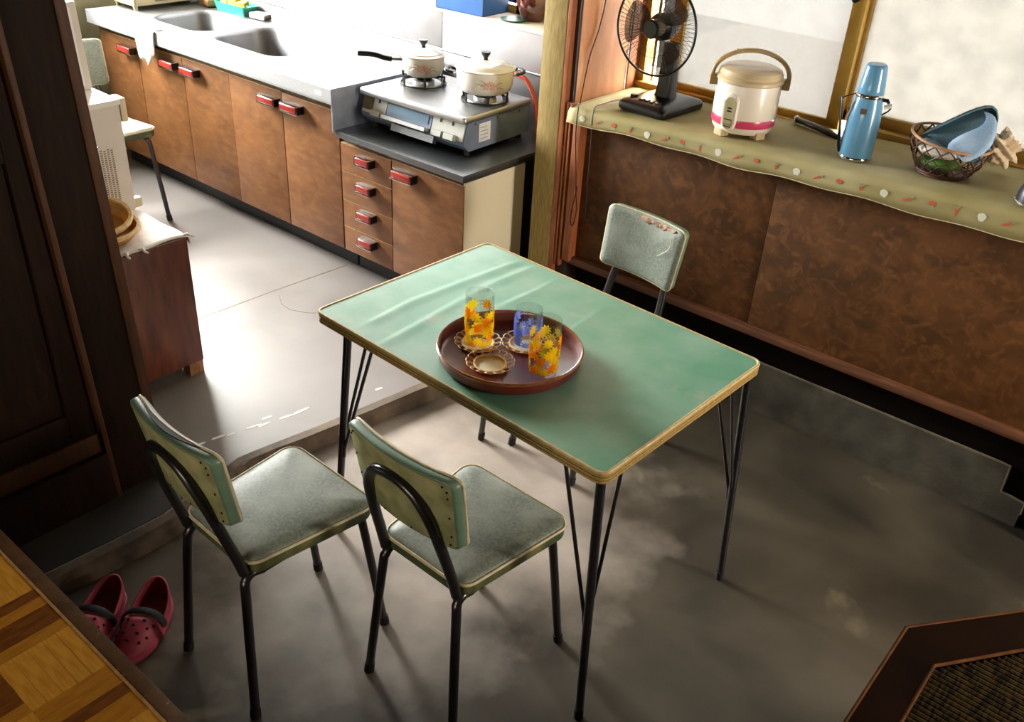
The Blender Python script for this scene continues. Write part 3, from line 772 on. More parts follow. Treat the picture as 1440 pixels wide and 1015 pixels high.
# enamel pots
def petals(bm, cx_, cz_, r, n, R, a0, off=.0006, squash=1.0):
    for k in range(n):
        a = k * 2 * PI / n + a0
        pts = [(0, 0), (r * .55, r * .16), (r, 0), (r * .55, -r * .16)]
        vv = []
        for u, v in pts:
            uu = cx_ + (u * math.cos(a) - v * math.sin(a)); zz = cz_ + (u * math.sin(a) + v * math.cos(a)) * squash
            ang = uu / R; rr = R + off
            vv.append(bm.verts.new((rr * math.cos(ang), rr * math.sin(ang), zz)))
        bm.faces.new(vv)
def pot(name, label, loc, r, h, rz):
    t = thing(name, label, 'pot', loc, rz)
    lathe('body', 'enamel_white', [(0, 0), (r * .80, 0), (r * .90, .008), (r * .97, h * .35), (r, h * .8), (r, h), (r + .004, h + .002), (r - .004, h + .002), (r - .006, h * .5), (r * .8, .01), (0, .01)], t, 40)
    l = lathe('lid', 'enamel_white', [(r + .003, h + .002), (r + .006, h + .006), (r * .93, h + .010), (r * .9, h + .014), (r * .6, h + .024), (r * .2, h + .030), (0, h + .031)], t, 40)
    lathe('knob', 'black_plastic', [(.010, h + .028), (.008, h + .036), (.010, h + .04), (.018, h + .054), (.018, h + .06), (.0, h + .062)], l, 16)
    bm = bmesh.new(); R = r * .985
    for i, (u, z, s) in enumerate(((-.012, h * .5, .017), (.016, h * .45, .02), (.004, h * .62, .013))): petals(bm, u, z, s, 6, R, .4 * i, .003)
    obj('flower_decal', bm, 'decal_pink', t)
    bm = bmesh.new()
    for u0, z0, u1, z1 in ((-.05, h * .35, -.02, h * .55), (-.055, h * .6, -.015, h * .5), (.05, h * .62, .02, h * .5), (-.03, h * .75, -.01, h * .6), (.055, h * .35, .03, h * .42)):
        pts = []
        for k in range(5):
            q = k / 4; u = u0 + (u1 - u0) * q; a = u / R; pts.append(((R + .003) * math.cos(a), (R + .003) * math.sin(a), z0 + (z1 - z0) * q + .004 * math.sin(q * PI)))
        bm_tube(bm, pts, .0014, 4)
    obj('leaf_decal', bm, 'decal_green', t)
    return t
VA = math.atan2(-1.2257 - 1.4, .7275 + 1.7)       # decals face the room
p1 = pot('saucepan', 'small white enamel saucepan with a long black handle on the left burner', (-1.908, 1.412, .858), .083, .072, 0)
for ch in list(p1.children):
    if 'decal' in ch.name: ch.rotation_euler = (0, 0, VA)
bm = bmesh.new(); bm_tube(bm, [(-.082, -.012, .052), (-.13, -.025, .052)], [.006, .006], 8); obj('handle_ferrule', bm, 'chrome', p1, smooth=40, rot=(0, 0, .55))
bm = bmesh.new(); bm_tube(bm, catmull([(-.122, -.024, .052), (-.15, -.032, .057), (-.19, -.042, .068), (-.25, -.056, .070)], 5), [.012] * 6 + [.012] * 9 + [.010], 10, flat=.9); obj('handle', bm, 'black_plastic', p1, smooth=50, rot=(0, 0, .55))
p2 = pot('cooking_pot', 'wide white enamel pot with two black side grips on the right burner', (-1.597, 1.43, .858), .110, .082, 0)
for ch in list(p2.children):
    if 'decal' in ch.name: ch.rotation_euler = (0, 0, VA + .12)
for a in (VA - 1.75, VA + 1.85):
    bm = bmesh.new()
    bm_tube(bm, [(.108, -.022, .058), (.135, -.024, .064), (.135, .024, .064), (.108, .022, .058)], .004, 8); g = obj('grip_bracket', bm, 'chrome', p2, smooth=40, rot=(0, 0, a))
    bm = bmesh.new(); bm_tube(bm, catmull([(.118, -.030, .062), (.142, -.027, .067), (.148, 0, .069), (.142, .027, .067), (.118, .030, .062)], 5), .0095, 10, flat=.7); obj('grip', bm, 'black_plastic', g, smooth=50)

# ledge and counter things
bb = thing('blue_box', 'open blue plastic box on the window ledge above the stove', 'box', (-1.955, 1.74, 1.058), .06)
bm = bmesh.new(); bm_box(bm, -.125, -.085, 0, .125, .085, .004)
for a in ((-.125, -.085, 0, -.121, .085, .075), (.121, -.085, 0, .125, .085, .075), (-.125, -.085, 0, .125, -.081, .075), (-.125, .081, 0, .125, .085, .075)): bm_box(bm, *a)
obj('body', bm, 'blue_box', bb)
bm = bmesh.new(); bm_tube(bm, [(-.126, -.086, .075), (.126, -.086, .075), (.126, .086, .075), (-.126, .086, .075)], .004, 6, closed=True); obj('rim', bm, 'blue_box', bb)
jar = thing('brown_jar', 'glossy dark brown ceramic jar on the window ledge beside the post', 'jar', (-1.665, 1.79, 1.062))
lathe('body', 'jar_brown', [(0, 0), (.04, 0), (.055, .015), (.072, .06), (.07, .12), (.05, .15), (.045, .16), (0, .16)], jar, 32)
lathe('lid', 'jar_brown', [(.05, .16), (.05, .168), (.02, .18), (.012, .2), (0, .2)], jar, 24)
o = lathe('dish', 'dish_green', [(0, 1.058), (.045, 1.058), (.055, 1.066), (.05, 1.066), (0, 1.061)], None, 24, (-1.71, 1.722)); tag(o, 'small dark teal dish lying in front of the brown jar', 'dish')

tw = bmesh.new(); n1, n2 = 14, 12
rows = []
q = random.Random(3)
for i in range(n1 + 1):
    u = i / n1; x = -3.425 + .175 * u; row = []
    drop = .105 + .045 * math.sin(u * PI * .9 + .3) + (.02 if .5 < u < .8 else 0)
    for j in range(n2 + 1):
        v = j / n2; s = -.045 + v * (.045 + drop)
        wv_ = .006 * math.sin(u * 13 + v * 2) * min(1, max(0, s) / .05)
        if s < 0: p = (x, 1.051 - s, ZT + .003 + .002 * math.sin(u * 9))
        else: p = (x + (u - .5) * -.03 * s / .1, 1.044 - .004 + wv_ - .004 * min(1, s / .05), ZT + .003 - s)
        row.append(p)
    rows.append(row)
bm_loft(tw, rows, close=False)
o = obj('dish_towel', tw, 'cloth_white', smooth=80); tag(o, 'white dish towel hanging over the front edge of the sink counter', 'towel')
md = o.modifiers.new('thick', 'SOLIDIFY'); md.thickness = .003; md.offset = 0

ov_ = thing('toaster_oven', 'cream toaster oven on the far left end of the sink counter', 'toaster', (-3.785, 1.385, ZT))
bm = bmesh.new(); bm_box(bm, -.095, -.175, .018, .095, .215, .21, .008); obj('body', bm, 'machine_cream', ov_, smooth=30)
box('front_plate', 'machine_cream', .094, -.165, .03, .098, .205, .2, parent=ov_, bev=.001)
box('badge_plate', 'grille_dark', .0975, -.06, .034, .0995, .03, .048, parent=ov_)
box('glass_door', 'oven_glass', .0975, -.15, .06, .100, .12, .19, parent=ov_)
for x in (-.08, .08):
    for y in (-.16, .2): lathe('foot', 'machine_cream', [(.010, 0), (.012, .02)], ov_, 10, (x, y))

rk = thing('sponge_basket', 'teal plastic basket of sponges behind the left basin', 'basket', (-3.40, 1.592, ZT))
def tray_mesh(w, d, h, fl, th=.003):
    bm = bmesh.new()
    lo = [(x, y, 0) for x, y in rrect(-w / 2, -d / 2, w / 2, d / 2, .015)]; hi = [(x, y, h) for x, y in rrect(-w / 2 - fl, -d / 2 - fl, w / 2 + fl, d / 2 + fl, .02)]
    hi2 = [(x, y, h) for x, y in rrect(-w / 2 - fl + th, -d / 2 - fl + th, w / 2 + fl - th, d / 2 + fl - th, .018)]; lo2 = [(x, y, th) for x, y in rrect(-w / 2 + th, -d / 2 + th, w / 2 - th, d / 2 - th, .013)]
    bm_loft(bm, [lo, hi, hi2, lo2]); return bm
obj('body', tray_mesh(.24, .075, .045, .01), 'teal_plastic', rk, smooth=40)
bm = bmesh.new(); bm_box(bm, -.13, -.008, .04, .13, .0, .048, .002); obj('rim', bm, 'teal_plastic', rk)
for i, (x, m_, h_) in enumerate(((-.075, 'sponge_yellow', .075), (-.005, 'sponge_yellow', .08), (.065, 'sponge_ochre', .072))):
    bm = bmesh.new(); bm_box(bm, -.026, -.022, 0, .026, .022, .055, .006); o = obj('sponge', bm, m_, None, smooth=40, loc=(-3.40 + x, 1.592, ZT + .006 + (.012 if i == 1 else 0)), rot=(.12, .15 - .12 * i, .2 * i))
    tag(o, ['pale yellow sponge at the left end of the teal basket', 'yellow sponge in the middle of the teal basket', 'ochre sponge at the right end of the teal basket'][i], 'sponge', 'sponges in the teal basket')
bm = bmesh.new(); bm_box(bm, -.055, -.028, 0, .055, .028, .028, .011, 3); o = obj('soap', bm, 'soap_white', None, smooth=60, loc=(-3.205, 1.592, ZT + .001), rot=(0, 0, .1)); tag(o, 'white bar of soap on the counter right of the teal basket', 'soap')
bm = bmesh.new(); bm_box(bm, -.045, -.03, 0, .045, .03, .04, .012, 3); o = obj('sponge', bm, 'sponge_peach', None, smooth=60, loc=(-3.60, 1.575, ZT + .001), rot=(0, 0, -.2)); tag(o, 'peach coloured scrubbing sponge lying left of the teal basket', 'sponge')

# ================================================================== DINING TABLE
tb = thing('dining_table', 'green vinyl-topped dining table with a ribbed brass-coloured edge and black legs', 'table', (0, 0, 0), -.0361)
L_, W_ = .908, .622
ridges = [[(-.769, .063), (-.784, .214), (-.776, .387), (-.762, .599)], [(-.672, .026), (-.679, .095), (-.699, .263), (-.717, .435), (-.709, .631)],
          [(-.611, .349), (-.609, .5), (-.617, .613)], [(-.40, .334), (-.414, .439), (-.425, .556)]]
def ridge_h(x, y):
    h = 0
    for k, rg in enumerate(ridges):
        if y < rg[0][1] - .04 or y > rg[-1][1] + .02: continue
        xx = rg[0][0]
        for (ax, ay), (bx, by) in zip(rg, rg[1:]):
            if ay <= y <= by: xx = ax + (bx - ax) * (y - ay) / (by - ay)
            elif y > by: xx = bx
        fade = min(1, max(0, (y - rg[0][1] + .04) / .08)) * min(1, max(0, (W_ - .01 - y) / .05))
        d = (x - xx); s = .008 if d < 0 else .022
        h += (.0019, .0016, .0012, .0014)[k] * fade * math.exp(-(d / s) ** 2)
    return h
bm = bmesh.new(); nx, ny = 150, 70
g = [[None] * (ny + 1) for _ in range(nx + 1)]
cr = .022; in_ = .004
def inset(x, y):
    x0, x1, y0, y1 = -L_ + in_, -in_, in_, W_ - in_
    cx_ = min(max(x, x0 + cr), x1 - cr); cy_ = min(max(y, y0 + cr), y1 - cr)
    dx, dy = x - cx_, y - cy_; d = math.hypot(dx, dy)
    if d > cr: dx, dy = dx / d * cr, dy / d * cr
    return cx_ + dx, cy_ + dy
for i in range(nx + 1):
    for j in range(ny + 1):
        x, y = inset(-L_ + in_ + (L_ - 2 * in_) * i / nx, in_ + (W_ - 2 * in_) * j / ny)
        g[i][j] = bm.verts.new((x, y, .6985 + ridge_h(x, y)))
for i in range(nx):
    for j in range(ny):
        try: bm.faces.new((g[i][j], g[i + 1][j], g[i + 1][j + 1], g[i][j + 1]))
        except ValueError: pass
tt = obj('tabletop', bm, 'table_vinyl', tb, smooth=80)
bm = bmesh.new(); bm_prism(bm, rrect(-L_ + .004, .004, -.004, W_ - .004, .022), .672, .698); obj('core_board', bm, 'raw_wood', tb)
bm = bmesh.new()
for o_, z in ((0, .674), (.0, .682), (0, .690)):
    bm_loft(bm, [[(x, y, zz) for x, y in rrect(-L_ - e, -e, e, W_ + e, .024 + e, 8)] for e, zz in ((-.004, z - .0042), (.0012, z - .003), (.0016, z), (.0012, z + .003), (-.004, z + .0042))], False, False)
obj('edge_band', bm, 'table_edge', tb, smooth=40)
bm = bmesh.new()
bm_loft(bm, [[(x, y, zz) for x, y in rrect(-L_ - e, -e, e, W_ + e, max(.024 + e, .004), 8)] for e, zz in ((-.006, .6955), (.002, .694), (.0025, .697), (.001, .700), (-.003, .7005), (-.0055, .698))], False, False)
obj('edge_lip', bm, 'table_edge_pale', tb, smooth=40)
for topp, foot in (((-.020, .022), (.020, -.004)), ((-.020, .600), (.016, .626)), ((-.808, .022), (-.865, .000)), ((-.815, .598), (-.890, .612))):
    a = Vector((*topp, .672)); b = Vector((*foot, .0))
    sxn = -1 if topp[0] > -.4 else 1; syn = 1 if topp[1] < .3 else -1
    k = a.lerp(b, .50)
    lg = bmesh.new(); bm_tube(lg, [a, b + Vector((0, 0, .018))], [.0108, .0098], 12); lg = obj('leg', lg, 'black_tube', tb, smooth=50)
    bm = bmesh.new(); bm_tube(bm, [b.lerp(a, .04), b + Vector((0, 0, 0.0))], [.0112, .0112], 12); obj('foot_cap', bm, 'rubber_black', lg, smooth=40)
    j1 = a.lerp(b, .57); j2 = a.lerp(b, .50)
    bm = bmesh.new(); bm_tube(bm, [a + Vector((sxn * .095, .0, 0)), j1 + Vector((sxn * .012, 0, .02)), j1 + Vector((sxn * .008, 0, -.01))], .0045, 8); obj('brace', bm, 'black_tube', lg, smooth=50)
    bm = bmesh.new(); bm_tube(bm, [a + Vector((0, syn * .075, 0)), j2 + Vector((0, syn * .012, .02)), j2 + Vector((0, syn * .008, -.01))], .0045, 8); obj('brace', bm, 'black_tube', lg, smooth=50)
    bm = bmesh.new(); px_, py_ = a.x + (-.022 if a.x > -.4 else .0), a.y + syn * .022; bm_box(bm, px_ - .03, py_ - .03, .669, px_ + .03, py_ + .03, .673); obj('mounting_plate', bm, 'black_metal', lg)

# tray, coasters, glasses
TX, TY, TZ = -.416, .204, .7005
ty = thing('serving_tray', 'round dark red lacquer tray on the green table', 'tray', (TX, TY, TZ))
lathe('tray_body', 'tray_lacquer', [(0, 0), (.158, 0), (.165, .006), (.169, .030), (.164, .030), (.160, .010), (.152, .006), (0, .006)], ty, 72)
lathe('rim', 'tray_rim', [(.163, .029), (.1645, .034), (.168, .035), (.171, .032), (.170, .028)], ty, 72, cap0=False, cap1=False)
def coaster(loc, rz):
    t = thing('lace_coaster', 'x', 'coaster', loc, rz, 'lace-edged coasters on the tray')
    lathe('base', 'coaster_cloth', [(0, 0), (.036, 0), (.037, .003), (.034, .0035), (0, .003)], t, 36)
    bm = bmesh.new(); bm_tube(bm, [(.037 * math.cos(a), .037 * math.sin(a), .005) for a in [2 * PI * i / 40 for i in range(40)]], .0038, 8, closed=True); obj('rim', bm, 'rattan', t, smooth=60)
    bm = bmesh.new(); n = 15
    for k in range(n):
        a = 2 * PI * k / n; p = []
        for i in range(14):
            b = 2 * PI * i / 14; rr = .0475 + .0085 * math.cos(b); aa = a + .26 * math.sin(b)
            p.append((rr * math.cos(aa), rr * math.sin(aa), .007 + (rr - .039) * .35 + .0006 * (i % 2)))
        bm_tube(bm, p, .0011, 5, closed=True)
    obj('lace_edge', bm, 'rattan', t, smooth=60)
    return t
c1 = coaster((-.500, .186, TZ + .006), 0); c1['label'] = 'lace-edged rattan coaster under the left orange glass'
c2 = copy_tree(c1); c2.location = (-.417, .137, TZ + .006); c2['label'] = 'empty lace-edged rattan coaster at the front of the tray'
c3 = copy_tree(c1); c3.location = (-.418, .262, TZ + .006); c3['label'] = 'lace-edged rattan coaster under the blue flowered glass'

def drink(label, loc, rz, r, h, mats, seed):
    t = thing('drinking_glass', label, 'glass', loc, rz, 'flowered drinking glasses on the tray')
    lathe('tumbler', 'drink_glass', [(0, 0), (r * .80, 0), (r * .88, .004), (r * .90, .012), (r * .97, h * .3), (r, h * .6), (r, h), (r - .0018, h), (r - .002, h * .6), (r * .86, .016), (0, .013)], t, 36)
    q = random.Random(seed); R = r * .995
    for mi, mm in enumerate(mats):
        bm = bmesh.new()
        cells = []
        nr = 6; nc = 7
        for a in range(nr):
            for c in range(nc):
                cells.append((c + .5 * (a % 2) + q.uniform(-.25, .25), a + q.uniform(-.25, .25)))
        for k, (c, a) in enumerate(cells):
            if (k * 7 + seed + int(c)) % len(mats) != mi: continue
            cx_ = c / nc * 2 * PI * R; cz_ = .020 + (h * .76 - .020) * a / (nr - .3)
            s = q.uniform(.012, .0165); n = q.choice((8, 9, 10)); a0 = q.random()
            pts = []
            for i in range(n * 4):
                b = a0 + 2 * PI * i / (n * 4); rr = s * (.80 + .22 * math.cos(n * (b - a0)))
                u = cx_ + rr * math.cos(b); z = cz_ + rr * math.sin(b)
                z = max(z, .016); fr = R * (.9 + .1 * min(1, z / (h * .45)))
                off = .0006 + .0003 * mi
                pts.append((math.cos(u / R) * (fr + off), math.sin(u / R) * (fr + off), z))
            fr = R * (.9 + .1 * min(1, max(cz_, .016) / (h * .45)))
            ce = bm.verts.new((math.cos(cx_ / R) * (fr + .0006 + .0003 * mi), math.sin(cx_ / R) * (fr + .0006 + .0003 * mi), max(cz_, .0165)))
            vv = [bm.verts.new(p) for p in pts]
            for i in range(len(vv)): bm.faces.new((ce, vv[i], vv[(i + 1) % len(vv)]))
        obj('flower_print', bm, mm, t)
    return t
GZ = TZ + .0095
drink('tall glass with yellow and orange flowers on a coaster at the left of the tray', (-.489, .176, GZ), .4, .0335, .142, ('print_orange', 'print_yellow', 'print_yellow'), 2)
drink('tall glass with orange flowers standing on the bare tray, without a coaster', (-.308, .192, TZ + .0065), 1.7, .0345, .142, ('print_yellow', 'print_yellow', 'print_orange'), 5)
drink('glass printed with blue flowers at the back of the tray', (-.407, .255, GZ), .8, .0325, .104, ('print_blue', 'print_blue', 'drink_glass'), 4)

# ================================================================== CHAIRS
def seat_outline(e=0.0, k=7):
    """rounded trapezoid, front (y+) wider"""
    c = [(-.122 - e, -.160 - e), (.122 + e, -.160 - e), (.158 + e, .158 + e), (-.158 - e, .158 + e)]
    r = max(.034 + e, .006); out = []
    for i in range(4):
        p, a, b = Vector((*c[i], 0)), Vector((*c[i - 1], 0)), Vector((*c[(i + 1) % 4], 0))
        u = (a - p).normalized(); v = (b - p).normalized(); ang = u.angle(v); d = r / math.tan(ang / 2)
        cen = p + (u + v).normalized() * (r / math.sin(ang / 2)); s = p + u * d; t = p + v * d
        a0 = math.atan2(s.y - cen.y, s.x - cen.x); a1 = math.atan2(t.y - cen.y, t.x - cen.x)
        while a1 < a0: a1 += 2 * PI
        for j in range(k + 1):
            th = a0 + (a1 - a0) * j / k; out.append((cen.x + r * math.cos(th), cen.y + r * math.sin(th)))
    return out
def pad_pts(u, v, back, bulge):
    """u across -1..1, v up -1..1 on the curved back pad"""
    x = .143 * u * (1 + .03 * v); z = .652 + .094 * v
    y = -.185 - .016 * (v + 1) + .020 * u * u + (-.026 if back else 0) + bulge
    return (x, y, z)
def pad_outline(k=5, s=1.0):
    P = rrect(-1, -1, 1, 1, .16, k); Q = []
    for (a, b), (c, d) in zip(P, P[1:] + P[:1]):
        n = max(1, int(math.hypot(c - a, d - b) / .2))
        for i in range(n): Q.append(((a + (c - a) * i / n) * s, (b + (d - b) * i / n) * s))
    return Q
def make_chair(label, torn=False):
    t = thing('dining_chair', label, 'chair', (0, 0, 0), 0, 'green vinyl chairs')
    bm = bmesh.new()
    bm_loft(bm, [[(x, y, z) for x, y in seat_outline(e)] for e, z in ((0, .418), (.001, .424), (-.008, .431), (-.03, .4365), (-.07, .440), (-.11, .441))]); obj('seat', bm, 'vinyl_seat', t, smooth=70)
    bm = bmesh.new(); bm_loft(bm, [[(x, y, z) for x, y in seat_outline(e)] for e, z in ((-.012, .390), (-.002, .392), (0, .398), (0, .418))]); obj('seat_band', bm, 'vinyl_band', t, smooth=50)
    bm = bmesh.new(); bm_tube(bm, [(x, y, .424) for x, y in seat_outline(.002)], .0036, 6, closed=True); obj('piping', bm, 'cream_piping', t, smooth=60)
    # back pad
    oq = pad_outline()
    def ring(s, back, bulge): return [pad_pts(u * s, v * s, back, bulge) for u, v in oq]
    bm = bmesh.new(); bm_loft(bm, [ring(1.0, False, -.012), ring(1.01, False, -.004), ring(.97, False, .002), ring(.86, False, .006), ring(.6, False, .008), ring(.3, False, .009)]); obj('backrest', bm, 'vinyl_seat', t, smooth=70)
    bm = bmesh.new(); bm_loft(bm, [ring(1.0, False, -.008), ring(1.012, False, -.014), ring(1.0, True, .0), ring(.97, True, -.002), ring(.93, True, -.001)], False, False); obj('back_band', bm, 'vinyl_green', t, smooth=60)
    bm = bmesh.new(); bm_loft(bm, [ring(.975, True, .001), ring(.95, True, -.0035), ring(.5, True, -.004), ring(.2, True, -.004)]); obj('back_board', bm, 'back_cloth', t, smooth=60)
    bm = bmesh.new(); bm_tube(bm, [Vector(p) for p in ring(1.005, False, -.005)], .0030, 6, closed=True); obj('piping', bm, 'cream_piping', t, smooth=60)
    bm = bmesh.new()
    for i in range(0, len(oq), 3):
        u, v = oq[i]
        if abs(u) > .7 or v < -.7:
            p = Vector(pad_pts(u * .90, v * .90, True, -.0038)); bmesh.ops.create_uvsphere(bm, u_segments=6, v_segments=4, radius=.0026, matrix=Matrix.Translation(p))
    obj('tacks', bm, 'rubber_black', t)
    if torn:
        bm = bmesh.new(); q = random.Random(9); pts = []
        top_ = []
        for i in range(13):
            u = -.30 + 1.05 * i / 12 if False else .75 - 1.0 * i / 12
            a = pad_pts(-u, .93 + .045 * q.random(), False, .006); b = pad_pts(-u, .93 - (.05 + .16 * q.random()) * math.sin(PI * (i + .5) / 13), False, .009)
            top_.append([a, b, (b[0], b[1] + .0, b[2]), (a[0], a[1] - .003, a[2])])
        bm_loft(bm, top_); obj('torn_patch', bm, 'foam_torn', t)
        bm = bmesh.new(); bm_tube(bm, catmull([pad_pts(-.72, .85, False, .012), pad_pts(-.74, .6, False, .012), pad_pts(-.73, .35, False, .013), pad_pts(-.6, .15, False, .013), pad_pts(-.48, -.02, False, .013)], 4), .0008, 4); obj('loose_thread', bm, 'thread_white', t)
    # tubular frame
    arch = catmull([(-.108, -.166, .40), (-.106, -.178, .45), (-.098, -.205, .55), (-.084, -.228, .635), (-.052, -.238, .683), (0, -.241, .699), (.052, -.238, .683), (.084, -.228, .635), (.098, -.205, .55), (.106, -.178, .45), (.108, -.166, .40)], 6)
    bm = bmesh.new(); bm_tube(bm, arch, .0118, 12); obj('back_frame', bm, 'black_tube', t, smooth=60)
    for sx_ in (-1, 1):
        bm = bmesh.new(); bm_tube(bm, catmull([(sx_ * .106, -.120, .380), (sx_ * .108, -.148, .388), (sx_ * .109, -.165, .375), (sx_ * .114, -.172, .33), (sx_ * .138, -.200, .015)], 6), .0108, 12); l = obj('leg', bm, 'black_tube', t, smooth=60)
        bm = bmesh.new(); bm_tube(bm, [(sx_ * .1373, -.1993, .025), (sx_ * .139, -.2015, 0)], .0125, 12); obj('foot_cap', bm, 'rubber_black', l, smooth=40)
        bm = bmesh.new(); bm_tube(bm, catmull([(sx_ * .100, .07, .381), (sx_ * .112, .12, .381), (sx_ * .117, .138, .365), (sx_ * .120, .146, .33), (sx_ * .134, .186, .015)], 6), .0105, 12); l = obj('leg', bm, 'black_tube', t, smooth=60)
        bm = bmesh.new(); bm_tube(bm, [(sx_ * .1335, .185, .025), (sx_ * .135, .188, 0)], .0125, 12); obj('foot_cap', bm, 'rubber_black', l, smooth=40)
        bm = bmesh.new(); bm_tube(bm, [(sx_ * .106, -.13, .381), (sx_ * .104, .09, .381)], .0105, 10); obj('side_rail', bm, 'black_tube', t, smooth=60)
    for y in (-.12, .075):
        bm = bmesh.new(); bm_tube(bm, [(-.104, y, .381), (.104, y, .381)], .009, 10); obj('cross_rail', bm, 'black_tube', t, smooth=60)
    return t
chA = make_chair('green vinyl chair on the left, its curled backrest split open along the top')
chA.location = (-.658, -.298, 0); chA.rotation_euler = (0, 0, -.03)
chB = copy_tree(chA); chB.location = (-.293, -.042, 0); chB.rotation_euler = (0, 0, -.012); chB['label'] = 'green vinyl chair nearest the camera, pushed against the front corner of the table'
chD = copy_tree(chA); chD.location = (-3.195, .715, .05); chD.rotation_euler = (0, 0, -PI / 2); chD['label'] = 'green chair in the kitchen half hidden behind the white appliance'
bm = bmesh.new(); rows_ = []
for i in range(15):
    u = -.75 + 1.5 * i / 14; h_ = math.sin(PI * i / 14)
    a_ = Vector(pad_pts(u, 1.0, False, -.006 - .012 * h_)); b_ = Vector(pad_pts(u, 1.0, False, -.004)); up_ = Vector((0, 0, .0022))
    rows_.append([a_ + up_, b_ + up_, b_ - up_, a_ - up_])
bm_loft(bm, rows_); obj('seam_split', bm, 'rubber_black', chA)
chC = make_chair('green vinyl chair facing us behind the table with a torn backrest top', torn=True)
chC.location = (-.623, .866, 0); chC.rotation_euler = (0, 0, PI - .105)

# ================================================================== WINDOW SILL THINGS
# cloth over the sill
bm = bmesh.new(); nX, rows = 90, []
prof = []
for i in range(nX + 1):
    x = -1.143 + 2.6 * i / nX; z = zs(x); dr = .053 + .010 * (x + 1.14) + .004 * math.sin(x * 9) + .003 * math.sin(x * 23)
    wv_ = .004 * math.sin(x * 7) + .002 * math.sin(x * 17)
    rows.append([(x, 1.762, z), (x, 1.65, z + .0006 * math.sin(x * 11)), (x, 1.5, z + .0006 * math.sin(x * 8)), (x, 1.385, z), (x, 1.370, z - .002), (x, 1.361, z - .009), (x, 1.358 + wv_ * .3, z - .02), (x, 1.356 + wv_ * .7, z - .04), (x, 1.354 + wv_, z - dr)])
bm_loft(bm, rows, close=False)
cl = obj('sill_cloth', bm, 'sill_cloth', smooth=60); tag(cl, 'olive oilcloth with a printed vegetable border covering the window sill', 'tablecloth')
md = cl.modifiers.new('thick', 'SOLIDIFY'); md.thickness = .0012; md.offset = -1
bm = bmesh.new(); pts = [r[-1] for r in rows]; bm_tube(bm, [(p[0], p[1], p[2]) for p in pts], .0012, 4); obj('hem', bm, 'cream_piping', cl)
def motif(kind, x):
    z = zs(x) - .033; y = 1.3570 + (.004 * math.sin(x * 7) + .002 * math.sin(x * 17)) * .6 - .0014
    def poly(pts, m_):
        bm = bmesh.new(); bm_loft(bm, [[(px_, 0, pz) for px_, pz in pts], [(px_, .0012, pz) for px_, pz in pts]]); return obj('printed_motif', bm, m_, cl, loc=(x, y, z))
    if kind == 0: poly([(.011 * math.cos(a) * (1 + .15 * math.sin(3 * a)), .012 * math.sin(a)) for a in [2 * PI * i / 12 for i in range(12)]], 'print_white')
    elif kind == 1:
        poly([(-.016, -.008), (-.004, -.001), (.006, .007), (.010, .004), (.006, -.002), (-.005, -.008)], 'print_red'); poly([(.008, .006), (.016, .012), (.013, .006), (.018, .004), (.010, .003)], 'print_green')
    elif kind == 2:
        poly([(.009 * math.cos(a), .004 + .007 * math.sin(a)) for a in [2 * PI * i / 10 for i in range(10)]], 'print_red'); poly([(-.014, -.008), (-.006, -.003), (.004, -.003), (.012, -.009), (0, -.012)], 'print_green')
    else:
        poly([(-.004, .006), (.004, .006), (.003, -.006), (0, -.016), (-.003, -.006)], 'print_red'); poly([(-.003, .007), (-.009, .016), (0, .011), (.008, .017), (.003, .007)], 'print_green')
x = -1.08; k = 0
while x < .62:
    motif(k % 4, x); x += .066; k += 1

# electric fan
fa = thing('electric_fan', 'black desk fan with smoked blades at the left end of the window sill', 'fan', (-.895, 1.555, zs(-.895)), -.06)
bm = bmesh.new()
bm_loft(bm, [[(x, y, z) for x, y in rrect(-.098 + o, -.125 + o, .098 - o, .125 - o, .022)] for o, z in ((.012, 0), (.002, .006), (0, .012), (0, .026), (.006, .034), (.03, .042), (.05, .044))])
obj('base', bm, 'fan_black', fa, smooth=45)
for k in range(4): box('button', 'black_plastic', -.03 + k * .022, -.095, .034, -.014 + k * .022, -.075, .047, parent=fa, bev=.002)
lathe('timer_knob', 'black_plastic', [(.014, .038), (.013, .05), (0, .051)], fa, 16, (-.066, -.07))
bm = bmesh.new()
bm_loft(bm, [[(x * s, y * s + .02, z) for x, y in rrect(-.032, -.026, .032, .026, .012)] for s, z in ((1.15, .038), (1.0, .05), (.86, .12), (.78, .16), (.74, .22))]); obj('neck', bm, 'fan_black', fa, smooth=45)
hd = bpy.data.objects.new('fan_head', None); COL.objects.link(hd); hd.parent = fa
hub = Vector((-.036, -.02, .268)); GR = .153
bm = bmesh.new(); bm_lathe(bm, [(0, -.085), (.035, -.08), (.045, -.05), (.045, -.01), (.03, 0), (0, 0)], 24)
COL.objects.unlink(hd); bpy.data.objects.remove(hd)
mot = obj('motor', bm, 'fan_black', fa, smooth=40, loc=hub, rot=(PI / 2, 0, .04))
def wheel(front):
    bm = bmesh.new(); s = 1 if front else -1
    for k in range(64):
        a = 2 * PI * k / 64; pts = []
        for j in range(6):
            q = j / 5; r = .028 + (GR - .028) * q; pts.append((r * math.cos(a + .08 * q * s), r * math.sin(a + .08 * q * s), .018 + s * (.030 * (1 - q ** 3))))
        bm_tube(bm, pts, .0006, 4)
    bm_tube(bm, [(.09 * math.cos(2 * PI * i / 48), .09 * math.sin(2 * PI * i / 48), .018 + s * .0235) for i in range(48)], .0008, 4, closed=True)
    return bm
obj('guard_wires', wheel(True), 'fan_wire', mot)
obj('guard_wires', wheel(False), 'fan_wire', mot)
bm = bmesh.new(); bm_tube(bm, [(GR * math.cos(2 * PI * i / 64), GR * math.sin(2 * PI * i / 64), .018) for i in range(64)], .0042, 8, closed=True); obj('guard_ring', bm, 'fan_black', mot, smooth=60)
